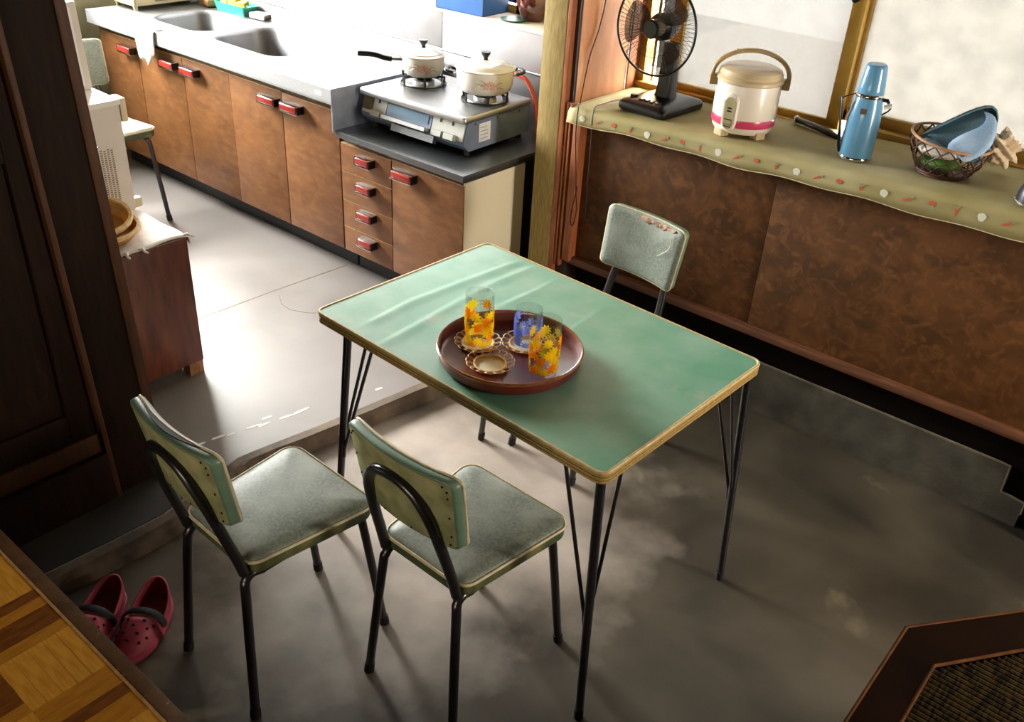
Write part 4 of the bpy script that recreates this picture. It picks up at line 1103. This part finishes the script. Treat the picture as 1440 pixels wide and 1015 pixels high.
bm = bmesh.new(); bm_lathe(bm, [(0, .056), (.026, .055), (.031, .050), (.031, .044), (0, .044)], 24); obj('hub_cap', bm, 'fan_black', mot, smooth=40)
bm = bmesh.new(); bm_lathe(bm, [(0, .0), (.028, .0), (.028, .022), (.022, .034), (0, .038)], 24); obj('spinner', bm, 'grille_dark', mot, smooth=40)
for k in range(3):
    a0 = .80 + k * 2 * PI / 3; bm = bmesh.new(); rows_ = []
    for j in range(9):
        q = j / 8; r = .024 + .102 * q; w = (.35 + .55 * math.sin(min(1, q * 1.25 + .12) * PI * .62)) * (1 if q < .9 else .8); row = []
        for i in range(7):
            p = i / 6 - .5; a = a0 + p * w * 1.5 + .22 * q; row.append((r * math.cos(a), r * math.sin(a), .016 + p * .030 * (1 - .5 * q)))
        rows_.append(row)
    bm_loft(bm, rows_, close=False); bl = obj('blade', bm, 'blade_smoke', mot, smooth=80)
    md = bl.modifiers.new('thick', 'SOLIDIFY'); md.thickness = .0015
tube('power_cord', 'cord_black', catmull([(-.098, .05, .012), (-.13, .03, .004), (-.155, -.06, .004), (-.152, -.13, .004), (-.142, -.183, .004), (-.132, -.206, -.03), (-.128, -.206, -.10), (-.122, -.206, -.30), (-.13, -.19, -.42)], 6), .0022, fa, 6)
tag(tube('lamp_cord', 'cord_black', catmull([(-1.135, 1.54, 1.75), (-1.14, 1.52, 1.30), (-1.144, 1.50, 1.16), (-1.14, 1.45, 1.06), (-1.115, 1.385, .93), (-1.096, 1.350, .912), (-1.095, 1.347, .82), (-1.080, 1.352, .67), (-1.074, 1.350, .62), (-1.066, 1.352, .56), (-1.070, 1.35, .50), (-1.082, 1.35, .49), (-1.088, 1.352, .53), (-1.076, 1.35, .60), (-1.072, 1.352, .64)], 6), .0022, n=6),
    'thin dark cord hanging beside the post and looping below the sill', 'cord')

# rice cooker
rc = thing('rice_cooker', 'cream electric rice cooker with a pink band and beige carrying handle on the sill', 'rice cooker', (-.560, 1.505, zs(-.56)), 0)
RC = .100
lathe('body', 'cooker_white', [(0, .016), (.088, .016), (.094, .024), (.097, .04), (RC, .06), (RC + .001, .165), (RC - .001, .172), (0, .172)], rc, 56)
lathe('pink_band', 'cooker_pink', [(.0978, .037), (RC + .0006, .041), (RC + .0010, .058), (RC + .0002, .062)], rc, 56, cap0=False, cap1=False)
l = lathe('lid', 'cooker_lid', [(RC + .001, .166), (RC + .005, .170), (RC + .005, .178), (RC - .002, .184), (RC, .190), (RC - .006, .202), (.08, .209), (.05, .212), (0, .213)], rc, 56)
FA = math.atan2(-1.2257 - 1.505, .7275 + .56)     # direction of the camera side
for k, a in enumerate((FA - .85, FA + .75, FA + 2.3, FA - 2.4)):
    bm = bmesh.new(); bm_box(bm, .062, -.018, 0, .095, .018, .026, .003); obj('foot', bm, 'cooker_lid', rc, smooth=30, rot=(0, 0, a))
fp = FA - .42
bm = bmesh.new(); P_ = rrect(-.024, .028, .024, .142, .0235, 6)
bm_loft(bm, [[(RC - .004 + o, x * s, .085 + (z - .085) * s) for x, z in P_] for o, s in ((0, 1.0), (.010, 1.0), (.013, .93), (.0132, .7))]); sp = obj('switch_surround', bm, 'cooker_white', rc, smooth=45, rot=(0, 0, fp))
bm = bmesh.new(); P_ = rrect(-.0165, .034, .0165, .132, .016, 6)
bm_loft(bm, [[(RC + o, x, z) for x, z in P_] for o in (.008, .0105)]); obj('switch_panel', bm, 'panel_olive', sp)
bm = bmesh.new()
for z in (.096, .087): bm_box(bm, RC + .0095, -.007, z, RC + .0112, .007, z + .0045)
for z in (.040, .047, .062): bm_box(bm, RC + .0095, -.012, z, RC + .0112, .012, z + .003)
obj('indicator', bm, 'black_plastic', sp)
bm = bmesh.new(); bm_box(bm, RC + .009, -.013, .050, RC + .018, .013, .060, .002); obj('switch_lever', bm, 'panel_olive', sp)
HA = FA + PI / 2 + .12
bm = bmesh.new(); arc = []
for i in range(29):
    t = -PI * .10 + (PI * 1.2) * i / 28; arc.append((.118 * math.cos(t), 0, .178 + .078 * max(math.sin(t), -.5)))
bm_tube(bm, arc, .0115, 10, flat=.62, up=None); obj('carry_handle', bm, 'cooker_beige', rc, smooth=60, rot=(0, 0, HA))
for s in (-1, 1):
    bm = bmesh.new(); bm_box(bm, s * .112 - .012, -.012, .145, s * .112 + .012, .012, .178, .004); obj('handle_lug', bm, 'cooker_beige', rc, smooth=30, rot=(0, 0, HA))
bm = bmesh.new(); bm_box(bm, -.012, -.012, .252, .012, .012, .262, .003); obj('latch', bm, 'cooker_beige', rc, smooth=30, rot=(0, 0, HA), loc=(-.045 * math.cos(HA), -.045 * math.sin(HA), -.006))

# blue flask
fl = thing('vacuum_flask', 'tall blue vacuum flask with a cup lid standing on the sill', 'flask', (-.182, 1.508, zs(-.182)))
FR = .0475
lathe('body', 'flask_blue', [(0, .006), (FR, .006), (FR, .02), (FR, .12), (FR - .004, .155), (FR - .009, .180), (FR - .010, .186), (0, .186)], fl, 40)
lathe('base_ring', 'chrome', [(0, 0), (FR, 0), (FR + .0015, .003), (FR + .0015, .009), (FR, .012), (FR - .004, .012)], fl, 40)
lathe('collar', 'chrome', [(FR - .008, .184), (FR - .007, .188), (FR - .008, .193), (FR - .01, .195)], fl, 40)
lathe('cup_lid', 'flask_blue', [(FR - .011, .193), (FR - .009, .197), (FR - .010, .21), (FR - .017, .268), (FR - .019, .274), (FR - .023, .277), (0, .277)], fl, 40)
a = math.atan2(-1.2257 - 1.508, .7275 + .182)
bm = bmesh.new(); bm_prism(bm, rrect(-.009, -.008, .009, .008, .003, 3), 0, .0012); obj('badge', bm, 'badge_brown', fl, loc=((FR - .0012) * math.cos(a - .12), (FR - .0012) * math.sin(a - .12), .150), rot=(PI / 2 - .05, 0, a + PI / 2 - .12))
LA = a - 1.35
def cyl(an, r, z): return (r * math.cos(an), r * math.sin(an), z)
bm = bmesh.new(); bm_tube(bm, [cyl(LA, FR - .01, .190), cyl(LA, FR + .02, .178), cyl(LA, FR + .028, .172)], .002, 6); obj('strap_wire', bm, 'chrome', fl, smooth=50)
bm = bmesh.new(); bm_tube(bm, catmull([cyl(LA, FR + .030, .176), cyl(LA, FR + .026, .165), cyl(LA, FR + .024, .15), cyl(LA, FR + .016, .10), cyl(LA, FR + .007, .04), cyl(LA, FR + .0, .016)], 4), .007, 8, flat=.5); obj('strap', bm, 'black_plastic', fl, smooth=50)
RA = a + 1.5
bm = bmesh.new(); bm_tube(bm, [cyl(RA, FR - .012, .180), cyl(RA, FR + .004, .180), cyl(RA, FR + .010, .172)], [.008, .008, .006], 8, flat=.7); obj('side_clip', bm, 'black_plastic', fl, smooth=50)
bm = bmesh.new(); bm_tube(bm, [cyl(RA, FR + .018, .160), cyl(RA, FR + .012, .150), cyl(RA, FR - .002, .138)], .004, 8, flat=.6); obj('clip_hook', bm, 'black_plastic', fl, smooth=50)
bm = bmesh.new(); bm_tube(bm, [cyl(RA, FR + .000, .160), cyl(RA, FR + .020, .168)], .0055, 8); obj('clip_pin', bm, 'soap_white', fl)

kn = thing('kitchen_utensil', 'black handled utensil lying on the sill behind the blue flask', 'utensil', (-.39, 1.695, zs(-.39)), -.36)
bm = bmesh.new(); bm_tube(bm, catmull([(-.095, 0, .012), (-.08, 0, .013), (-.03, 0, .014), (.04, 0, .013), (.09, 0, .010), (.105, 0, .009)], 5), [.006] + [.012] * 9 + [.013] * 8 + [.011] * 5 + [.008] * 3, 12, flat=.75); obj('handle', bm, 'black_plastic', kn, smooth=60)
bm = bmesh.new(); bm_tube(bm, [(.10, 0, .009), (.24, -.01, .005)], [.004, .004], 8); obj('shaft', bm, 'steel', kn, smooth=50)
bm = bmesh.new(); bm_lathe(bm, [(.012, -.004), (.0135, 0), (.012, .004)], 14); obj('end_ring', bm, 'chrome', kn, smooth=50, loc=(-.088, 0, .0125), rot=(0, PI / 2, 0))

# wicker basket with a blue cloth
bk = thing('wicker_basket', 'dark open-weave wicker basket on the sill holding a blue cloth', 'basket', (.062, 1.552, zs(.062)), 0)
def bprof(v): return .068 + .040 * math.sin(min(1, v) * PI * .5)        # radius up the side
BH = .098
bm = bmesh.new()
for s in (-1, 1):
    for k in range(17):
        a0 = 2 * PI * k / 17; pts = []
        for j in range(9):
            v = j / 8; r = bprof(v) + .0015 * s * (1 if j % 2 else -1); a = a0 + s * v * .95; pts.append((r * 1.02 * math.cos(a), r * math.sin(a), .004 + BH * v + .012 * math.cos(a - 2.9) * v))
        bm_tube(bm, pts, .0026, 5, flat=.6)
obj('weave', bm, 'cane_brown', bk, smooth=60)
bm = bmesh.new()
for z, r_, th in ((.004, .070, .004), (.012, .0735, .003)): bm_tube(bm, [(r_ * 1.02 * math.cos(2 * PI * i / 40), r_ * math.sin(2 * PI * i / 40), z) for i in range(40)], th, 6, closed=True)
bm_prism(bm, [(.07 * 1.02 * math.cos(2 * PI * i / 32), .07 * math.sin(2 * PI * i / 32)) for i in range(32)], .002, .005)
obj('basket_base', bm, 'cane_brown', bk, smooth=60)
bm = bmesh.new(); rimp = [(.108 * 1.02 * math.cos(2 * PI * i / 48), .108 * math.sin(2 * PI * i / 48), .004 + BH + .012 * math.cos(2 * PI * i / 48 - 2.9)) for i in range(48)]
bm_tube(bm, rimp, .0042, 6, closed=True); obj('rim', bm, 'cane_pale', bk, smooth=60)
# the cloth: a peaked sheet leaning up to the back right with a folded front lobe
bcx, bcy, bcz = .062, 1.552, zs(.062)
def sheet(name, rows, m_, parent=None, th=.003):
    bm = bmesh.new(); bm_loft(bm, rows, close=False); o = obj(name, bm, m_, parent, smooth=80, loc=None)
    mo = o.modifiers.new('sub', 'SUBSURF'); mo.levels = 1; mo.render_levels = 1
    md = o.modifiers.new('thick', 'SOLIDIFY'); md.thickness = th
    return o
rx, ry = Vector((.86, .51, 0)), Vector((-.51, .86, 0))      # picture-right and picture-depth on the sill
def bp(u, d, z): p = Vector((bcx, bcy, bcz)) + rx * u + ry * d; return (p.x, p.y, p.z + z + .008)
rows_ = [[bp(-.098, .0, .092), bp(-.080, .03, .088), bp(-.05, .055, .070)],
         [bp(-.070, -.01, .112), bp(-.05, .035, .120), bp(-.03, .065, .085)],
         [bp(-.020, -.015, .150), bp(.0, .03, .158), bp(.01, .07, .11)],
         [bp(.035, -.012, .186), bp(.045, .025, .192), bp(.05, .07, .14)],
         [bp(.076, -.018, .204), bp(.084, .010, .206), bp(.088, .06, .15)],
         [bp(.096, -.035, .178), bp(.104, -.005, .182), bp(.11, .04, .13)],
         [bp(.090, -.055, .110), bp(.10, -.03, .118), bp(.108, .02, .09)],
         [bp(.078, -.070, .062), bp(.085, -.05, .07), bp(.095, .0, .06)]]
ct = sheet('blue_cloth', rows_, 'cloth_grey_blue'); tag(ct, 'blue cloth bunched up in the wicker basket', 'cloth')
rows_ = [[bp(-.088, -.015, .085), bp(-.05, -.045, .082), bp(-.01, -.06, .080)],
         [bp(-.060, .0, .108), bp(-.015, -.035, .090), bp(.01, -.062, .074)],
         [bp(-.01, .005, .145), bp(.02, -.035, .112), bp(.03, -.078, .055)],
         [bp(.035, .0, .178), bp(.045, -.04, .135), bp(.05, -.08, .048)],
         [bp(.075, -.015, .190), bp(.075, -.05, .140), bp(.075, -.080, .062)]]
sheet('cloth_lining', rows_, 'cloth_grey_blue', ct)
rows_ = [[bp(-.030, -.055, .090), bp(-.02, -.068, .075), bp(-.012, -.104, .100)],
         [bp(.0, -.05, .120), bp(.015, -.082, .095), bp(.004, -.130, .058)],
         [bp(.03, -.045, .135), bp(.045, -.075, .112), bp(.045, -.120, .088)],
         [bp(.060, -.04, .150), bp(.068, -.062, .13), bp(.075, -.095, .100)],
         [bp(.062, -.03, .178), bp(.085, -.045, .168), bp(.092, -.06, .12)],
         [bp(.045, -.025, .182), bp(.07, -.035, .186), bp(.094, -.040, .165)]]
sheet('cloth_fold', rows_, 'cloth_blue', ct)
q = random.Random(11)
bm = bmesh.new(); bmesh.ops.create_icosphere(bm, subdivisions=4, radius=1.0)
for v in bm.verts:
    n = v.co.normalized(); k = 1 + .22 * math.sin(n.x * 9 + n.z * 5) + .18 * math.sin(n.y * 13 + n.x * 7) + .12 * math.sin(n.z * 17)
    v.co = Vector((n.x * .036 * k, n.y * .03 * k, n.z * .05 * k))
o = obj('crumpled_paper', bm, 'paper_cream', None, smooth=75, loc=bp(.150, .02, .072), rot=(.3, -.5, .6)); tag(o, 'crumpled cream paper sticking out behind the right side of the wicker basket', 'paper')
bm = bmesh.new(); bmesh.ops.create_icosphere(bm, subdivisions=3, radius=1.0)
for v in bm.verts: v.co = Vector((v.co.x * .06, v.co.y * .045, v.co.z * .02 * (1 + .2 * math.sin(v.co.x * 6))))
o = obj('green_packet', bm, 'leaf_pack', None, smooth=60, loc=(bcx - .01, bcy - .005, bcz + .03)); tag(o, 'green packet seen through the weave of the wicker basket', 'packet')
bm = bmesh.new(); bmesh.ops.create_icosphere(bm, subdivisions=3, radius=1.0)
for v in bm.verts: v.co = Vector((v.co.x * .075, v.co.y * .07, v.co.z * .018 * (1 + .3 * math.sin(v.co.y * 7))))
o = obj('white_cloth', bm, 'cloth_white', None, smooth=60, loc=(bcx - .015, bcy, bcz + .068)); tag(o, 'pale cloth lining the top of the wicker basket below the blue cloth', 'cloth')

at = thing('small_pot', 'small dark metal pot at the right end of the sill cut by the frame', 'pot', (.338, 1.462, zs(.338)))
lathe('body', 'pot_grey', [(0, 0), (.050, 0), (.054, .006), (.052, .03), (.046, .052), (.043, .052), (.048, .03), (.046, .034), (0, .034)], at, 36)
lathe('base_ring', 'chrome', [(.052, .001), (.0565, .003), (.0565, .007), (.053, .009)], at, 36, cap0=False, cap1=False)
lathe('ash', 'ash_dark', [(0, .038), (.03, .037), (.0455, .034)], at, 30)

# ================================================================== LEFT SIDE: cabinet, appliance, baskets
sc_ = thing('side_cabinet', 'low reddish brown wooden cabinet on short legs under the white appliance', 'cabinet', (0, 0, 0))
box('body', 'side_cabinet_wood', -2.50, -.24, .100, -1.775, .213, .552, parent=sc_, bev=.003)
box('top_board', 'side_cabinet_wood', -2.505, -.245, .548, -1.770, .217, .560, parent=sc_, bev=.003)
for x in (-2.46, -1.80):
    for y in (-.20, .185): box('leg', 'raw_wood', x - .022, y - .028, .05, x + .022, y + .026, .104, parent=sc_, bev=.002)
bm = bmesh.new(); rows_ = []
for i in range(25):
    x = -2.48 + .705 * i / 24; row = []
    for j in range(17):
        y = -.23 + .445 * j / 16; row.append((x + (.004 * math.sin(y * 31) if i == 24 else 0), y + (.004 * math.sin(x * 40) if j == 16 else 0)  , .5628 + .0012 * math.sin(x * 25 + y * 14) + .001 * math.sin(y * 50)))
    row.append((x, .222, .556 + .001 * math.sin(x * 30))); row.append((x, .2235, .538 + .003 * math.sin(x * 22)))
    rows_.append(row)
bm_loft(bm, rows_, close=False); cc = obj('cabinet_cloth', bm, 'cloth_white', smooth=60); tag(cc, 'white cloth laid over the top of the low wooden cabinet', 'cloth')
md = cc.modifiers.new('thick', 'SOLIDIFY'); md.thickness = .002
for x, y, a in ((-1.773, .205, .9), (-1.775, .005, -.3), (-1.77, .05, .2)):
    bm = bmesh.new(); bm_tube(bm, [(0, 0, 0), (.012, .004, .002), (.022, .002, -.004), (.03, .008, -.008)], [.004, .006, .004, .003], 6); obj('cloth_corner', bm, 'cloth_white', cc, smooth=60, loc=(x - .008, y, .566), rot=(0, 0, a))
ap = thing('white_appliance', 'tall white appliance with a perforated side grille and its lid raised', 'appliance', (0, 0, 0))
box('body', 'machine_white', -2.44, -.12, .566, -2.065, .213, .925, parent=ap, bev=.006)
box('top_frame', 'enamel_white', -2.445, -.125, .918, -2.06, .217, .936, parent=ap, bev=.005)
box('latch_lip', 'machine_cream', -2.12, .214, .862, -2.062, .236, .938, parent=ap, bev=.006)
lid = box('lid', 'machine_white', -.022, -.33, 0, .022, .0, .27, parent=ap, bev=.008, loc=(-2.235, .212, .934), rot=(0, -.05, 0))
box('lid_inset', 'enamel_white', .021, -.31, .015, .0245, -.024, .255, parent=lid, bev=.002)
bm = bmesh.new()
for i in range(26):
    for j in range(13):
        y = .158 - j * .012; z = .60 + i * .0072 + (.0036 if j % 2 else 0); bm_box(bm, -2.0655, y, z, -2.0642, y + .0075, z + .0036)
gr = obj('vent_grille', bm, 'grille_dark', ap); gr['kind'] = 'stuff'
for z in (.598, .80): lathe('screw', 'chrome', [(.005, 0), (.004, .003), (0, .004)], ap, 8, loc=(-2.065, .118, z), rot=(0, PI / 2, 0))
for y in (-.1, .2): lathe('foot', 'machine_cream', [(.012, .5635), (.012, .57)], ap, 10, (-2.09, y))
bm = bmesh.new(); bm_box(bm, -2.10, .214, .566, -2.075, .243, .600, .006); obj('side_knob', bm, 'machine_cream', ap, smooth=40)
def bamboo(label, loc, r, rot, h):
    t = thing('bamboo_tray', label, 'basket', loc, 0, 'round bamboo trays'); t.rotation_euler = rot
    lathe('bowl', 'bamboo', [(0, 0), (r * .8, .001), (r * .93, h * .4), (r, h), (r - .004, h), (r * .9, h * .45), (r * .78, .005), (0, .004)], t, 48)
    lathe('rim', 'rattan', [(r - .006, h - .008), (r - .008, h + .002), (r + .002, h + .005), (r + .006, h - .002), (r + .004, h - .010)], t, 48, cap0=False, cap1=False)
    return t
bamboo('flat round bamboo tray lying lowest on the white cloth beside the dark door frame', (-1.932, .012, .567), .118, (0, 0, 0), .035)
bamboo('round bamboo tray resting tilted on top of the lower bamboo tray', (-1.938, .005, .600), .106, (.05, .20, 0), .045)

# ================================================================== FRONT: clogs, low table
def clog(label, loc, rz, mirror):
    t = thing('clog', label, 'shoe', loc, rz, 'pink rubber clogs'); mz = -1 if mirror else 1
    Ln = .225
    def wid(u):      # outline half width, u 0 toe .. 1 heel
        if u < .42: return .049 * max(0, 1 - abs((u - .42) / .42) ** 2.6) ** .5
        t_ = (u - .42) / .58; return .049 * (1 - .20 * t_ ** 1.3) * max(0, 1 - t_ ** 4.5) ** .5
    bend = lambda u: mz * .012 * math.cos(u * PI) * (1 - u)
    def Y(u): return Ln * (.5 - u)
    ol = [(u, wid(u)) for u in [i / 28 for i in range(29)]]
    # sole
    bm = bmesh.new(); outl = [(bend(u) + w, Y(u)) for u, w in ol] + [(bend(u) - w, Y(u)) for u, w in reversed(ol[1:-1])]
    outl = outl[::-1]
    bm_loft(bm, [[(x * s, y * s, z) for x, y in outl] for s, z in ((.96, 0), (1.03, .004), (1.05, .014), (1.03, .022), (.97, .024))]); obj('sole', bm, 'clog_pink', t, smooth=50)
    # upper shell: closed vamp in front, open heel cup behind
    bm = bmesh.new(); rows_ = []; NA = 13
    for i in range(33):
        u = .5 - .5 * math.cos(PI * i / 32); w = wid(u) * .985
        top_h = .022 + .055 * math.sin(min(1, u / .52) * PI / 2) ** .75
        op = min(1, max(0, (u - .40) / .10)); op = op * op * (3 - 2 * op)
        rim = .046 + .038 * max(0, (u - .55) / .45) ** 1.3
        row = []
        for j in range(NA * 2 + 1):
            s = j / NA - 1                          # -1 left sole .. 0 top .. 1 right sole
            side = -1 if s < 0 else 1; k = 1 - abs(s)    # 0 sole .. 1 top
            th = k * PI / 2
            xa, za = w * math.cos(th) ** .8, .016 + (top_h - .016) * math.sin(th)
            xb, zb = w * (1 + .05 * math.sin(k * PI) - .03 * k), .016 + (rim - .016) * k
            row.append((bend(u) + side * (xa + (xb - xa) * op), Y(u), za + (zb - za) * op))
        rows_.append((row, op))
    vr = [[bm.verts.new(p) for p in r] for r, _ in rows_]
    for i in range(32):
        for j in range(NA * 2):
            if (j == NA or j == NA - 1) and rows_[i][1] > .02 and rows_[i + 1][1] > .02 and False: continue
            # leave the top seam open where the heel cup opens
            bm.faces.new((vr[i][j], vr[i][j + 1], vr[i + 1][j + 1], vr[i + 1][j]))
    # split along the top where open
    cut = [e for e in bm.edges if all(abs(v.co.x - 0) < 1 for v in e.verts)]
    kill = []
    for i in range(32):
        if rows_[i + 1][1] > .05:
            for j in (NA - 1, NA):
                for f in vr[i][j].link_faces:
                    if vr[i][j + 1] in f.verts and vr[i + 1][j] in f.verts and vr[i + 1][j + 1] in f.verts: kill.append(f)
    bmesh.ops.delete(bm, geom=list(set(kill)), context='FACES')
    up = obj('upper', bm, 'clog_pink', t, smooth=80)
    md = up.modifiers.new('thick', 'SOLIDIFY'); md.thickness = .0055; md.offset = -1; md.use_rim = True
    bm = bmesh.new(); fo = [(x * .86, y * .93, .0255) for x, y in outl]
    bm_loft(bm, [[(x, y, .0235) for x, y, z in fo], fo]); obj('footbed', bm, 'clog_inside', t, smooth=50)
    bm = bmesh.new()
    for u, xs_ in ((.16, (-.4, 0, .4)), (.235, (-.55, -.18, .2, .55)), (.31, (-.4, 0, .4)), (.375, (-.55, -.2, .2, .55))):
        for s in xs_:
            w = wid(u) * .985; top_h = .022 + .055 * math.sin(min(1, u / .52) * PI / 2) ** .75
            th = PI / 2 * (1 - abs(s)); x = bend(u) + math.copysign(w * math.cos(th) ** .8, s) if s else bend(u); z = .016 + (top_h - .016) * math.sin(th)
            bmesh.ops.create_uvsphere(bm, u_segments=8, v_segments=5, radius=.0042, matrix=Matrix.Translation((x, Y(u), z - .0005)))
    obj('vent_holes', bm, 'hole_dark', t)
    bm = bmesh.new(); pts = []
    for k in range(15):
        an = PI * k / 14; u = .47; w = wid(u) + .003; pts.append((bend(u) + w * 1.03 * math.cos(an), Y(u) - .004, .030 + .047 * math.sin(an)))
    bm_tube(bm, pts, .0105, 8, flat=.28, up=None); obj('strap', bm, 'rubber_black', t, smooth=60)
    return t
ang = math.atan2(-.165, .115) - PI / 2
clog('pink rubber clog nearer the chair with its toe at the parquet edge', (-.925, -.535, 0), ang + .06, False)
clog('pink rubber clog half hidden by the parquet edge', (-1.018, -.612, 0), ang - .05, True)

lt = thing('low_table', 'dark wooden low table with a cut corner and a woven reed inset', 'table', (0, 0, 0))
LZ = .40
outp = [(.542, -.70), (.547, .362), (.725, .592), (1.45, .592), (1.6, .43), (1.6, -.70)]
inp = [(.622, -.62), (.624, .300), (.755, .480), (1.42, .480), (1.52, .38), (1.52, -.62)]
bm = bmesh.new()
bm_loft(bm, [[(x, y, LZ - .006) for x, y in inp], [(x, y, LZ) for x, y in inp], [(x, y, LZ) for x, y in outp], [(x, y, LZ - .035) for x, y in outp], [(x, y, LZ - .035) for x, y in inp]], False, False)
obj('frame', bm, 'low_table_wood', lt)
bm = bmesh.new(); bm_tube(bm, [(x, y, LZ - .0025) for x, y in outp], .0045, 6, closed=True); obj('worn_edge', bm, 'low_table_edge', lt, smooth=50)
bm = bmesh.new(); bm_tube(bm, [(x, y, LZ - .002) for x, y in inp], .004, 6, closed=True); obj('inset_bead', bm, 'low_table_edge', lt, smooth=50)
bm = bmesh.new(); bm_prism(bm, inp, LZ - .02, LZ - .012); obj('inset_board', bm, 'reed', lt)
bm = bmesh.new()
y = -.61
while y < .47:
    x0 = .626 if y < .30 else .626 + (y - .30) * .131 / .18 + .004
    x1 = 1.515 if y < .38 else 1.515 - (y - .38) * 1.0
    bm_tube(bm, [(x0, y, LZ - .010), ((x0 + x1) / 2, y + rnd.uniform(-.002, .002), LZ - .010), (x1, y, LZ - .010)], .006, 6, flat=.6); y += .0135
rd = obj('reed_slats', bm, 'reed', lt); rd['kind'] = 'stuff'
for x, y in ((.60, -.63), (.605, .30), (1.53, .34), (1.54, -.63)): box('leg', 'low_table_wood', x - .025, y - .025, 0, x + .025, y + .025, LZ - .03, parent=lt, bev=.003)
bm = bmesh.new()
apn = [(.585, -.66), (.588, .33), (.745, .545), (1.43, .545), (1.555, .41), (1.555, -.66)]
for (ax, ay), (bx, by) in zip(apn, apn[1:] + apn[:1]):
    d = Vector((bx - ax, by - ay, 0)).normalized(); nn = Vector((-d.y, d.x, 0)) * .008
    bm_loft(bm, [[(ax + nn.x, ay + nn.y, LZ - .10), (ax - nn.x, ay - nn.y, LZ - .10), (ax - nn.x, ay - nn.y, LZ - .034), (ax + nn.x, ay + nn.y, LZ - .034)], [(bx + nn.x, by + nn.y, LZ - .10), (bx - nn.x, by - nn.y, LZ - .10), (bx - nn.x, by - nn.y, LZ - .034), (bx + nn.x, by + nn.y, LZ - .034)]])
obj('apron', bm, 'low_table_wood', lt)
print('parquet blocks', cnt)
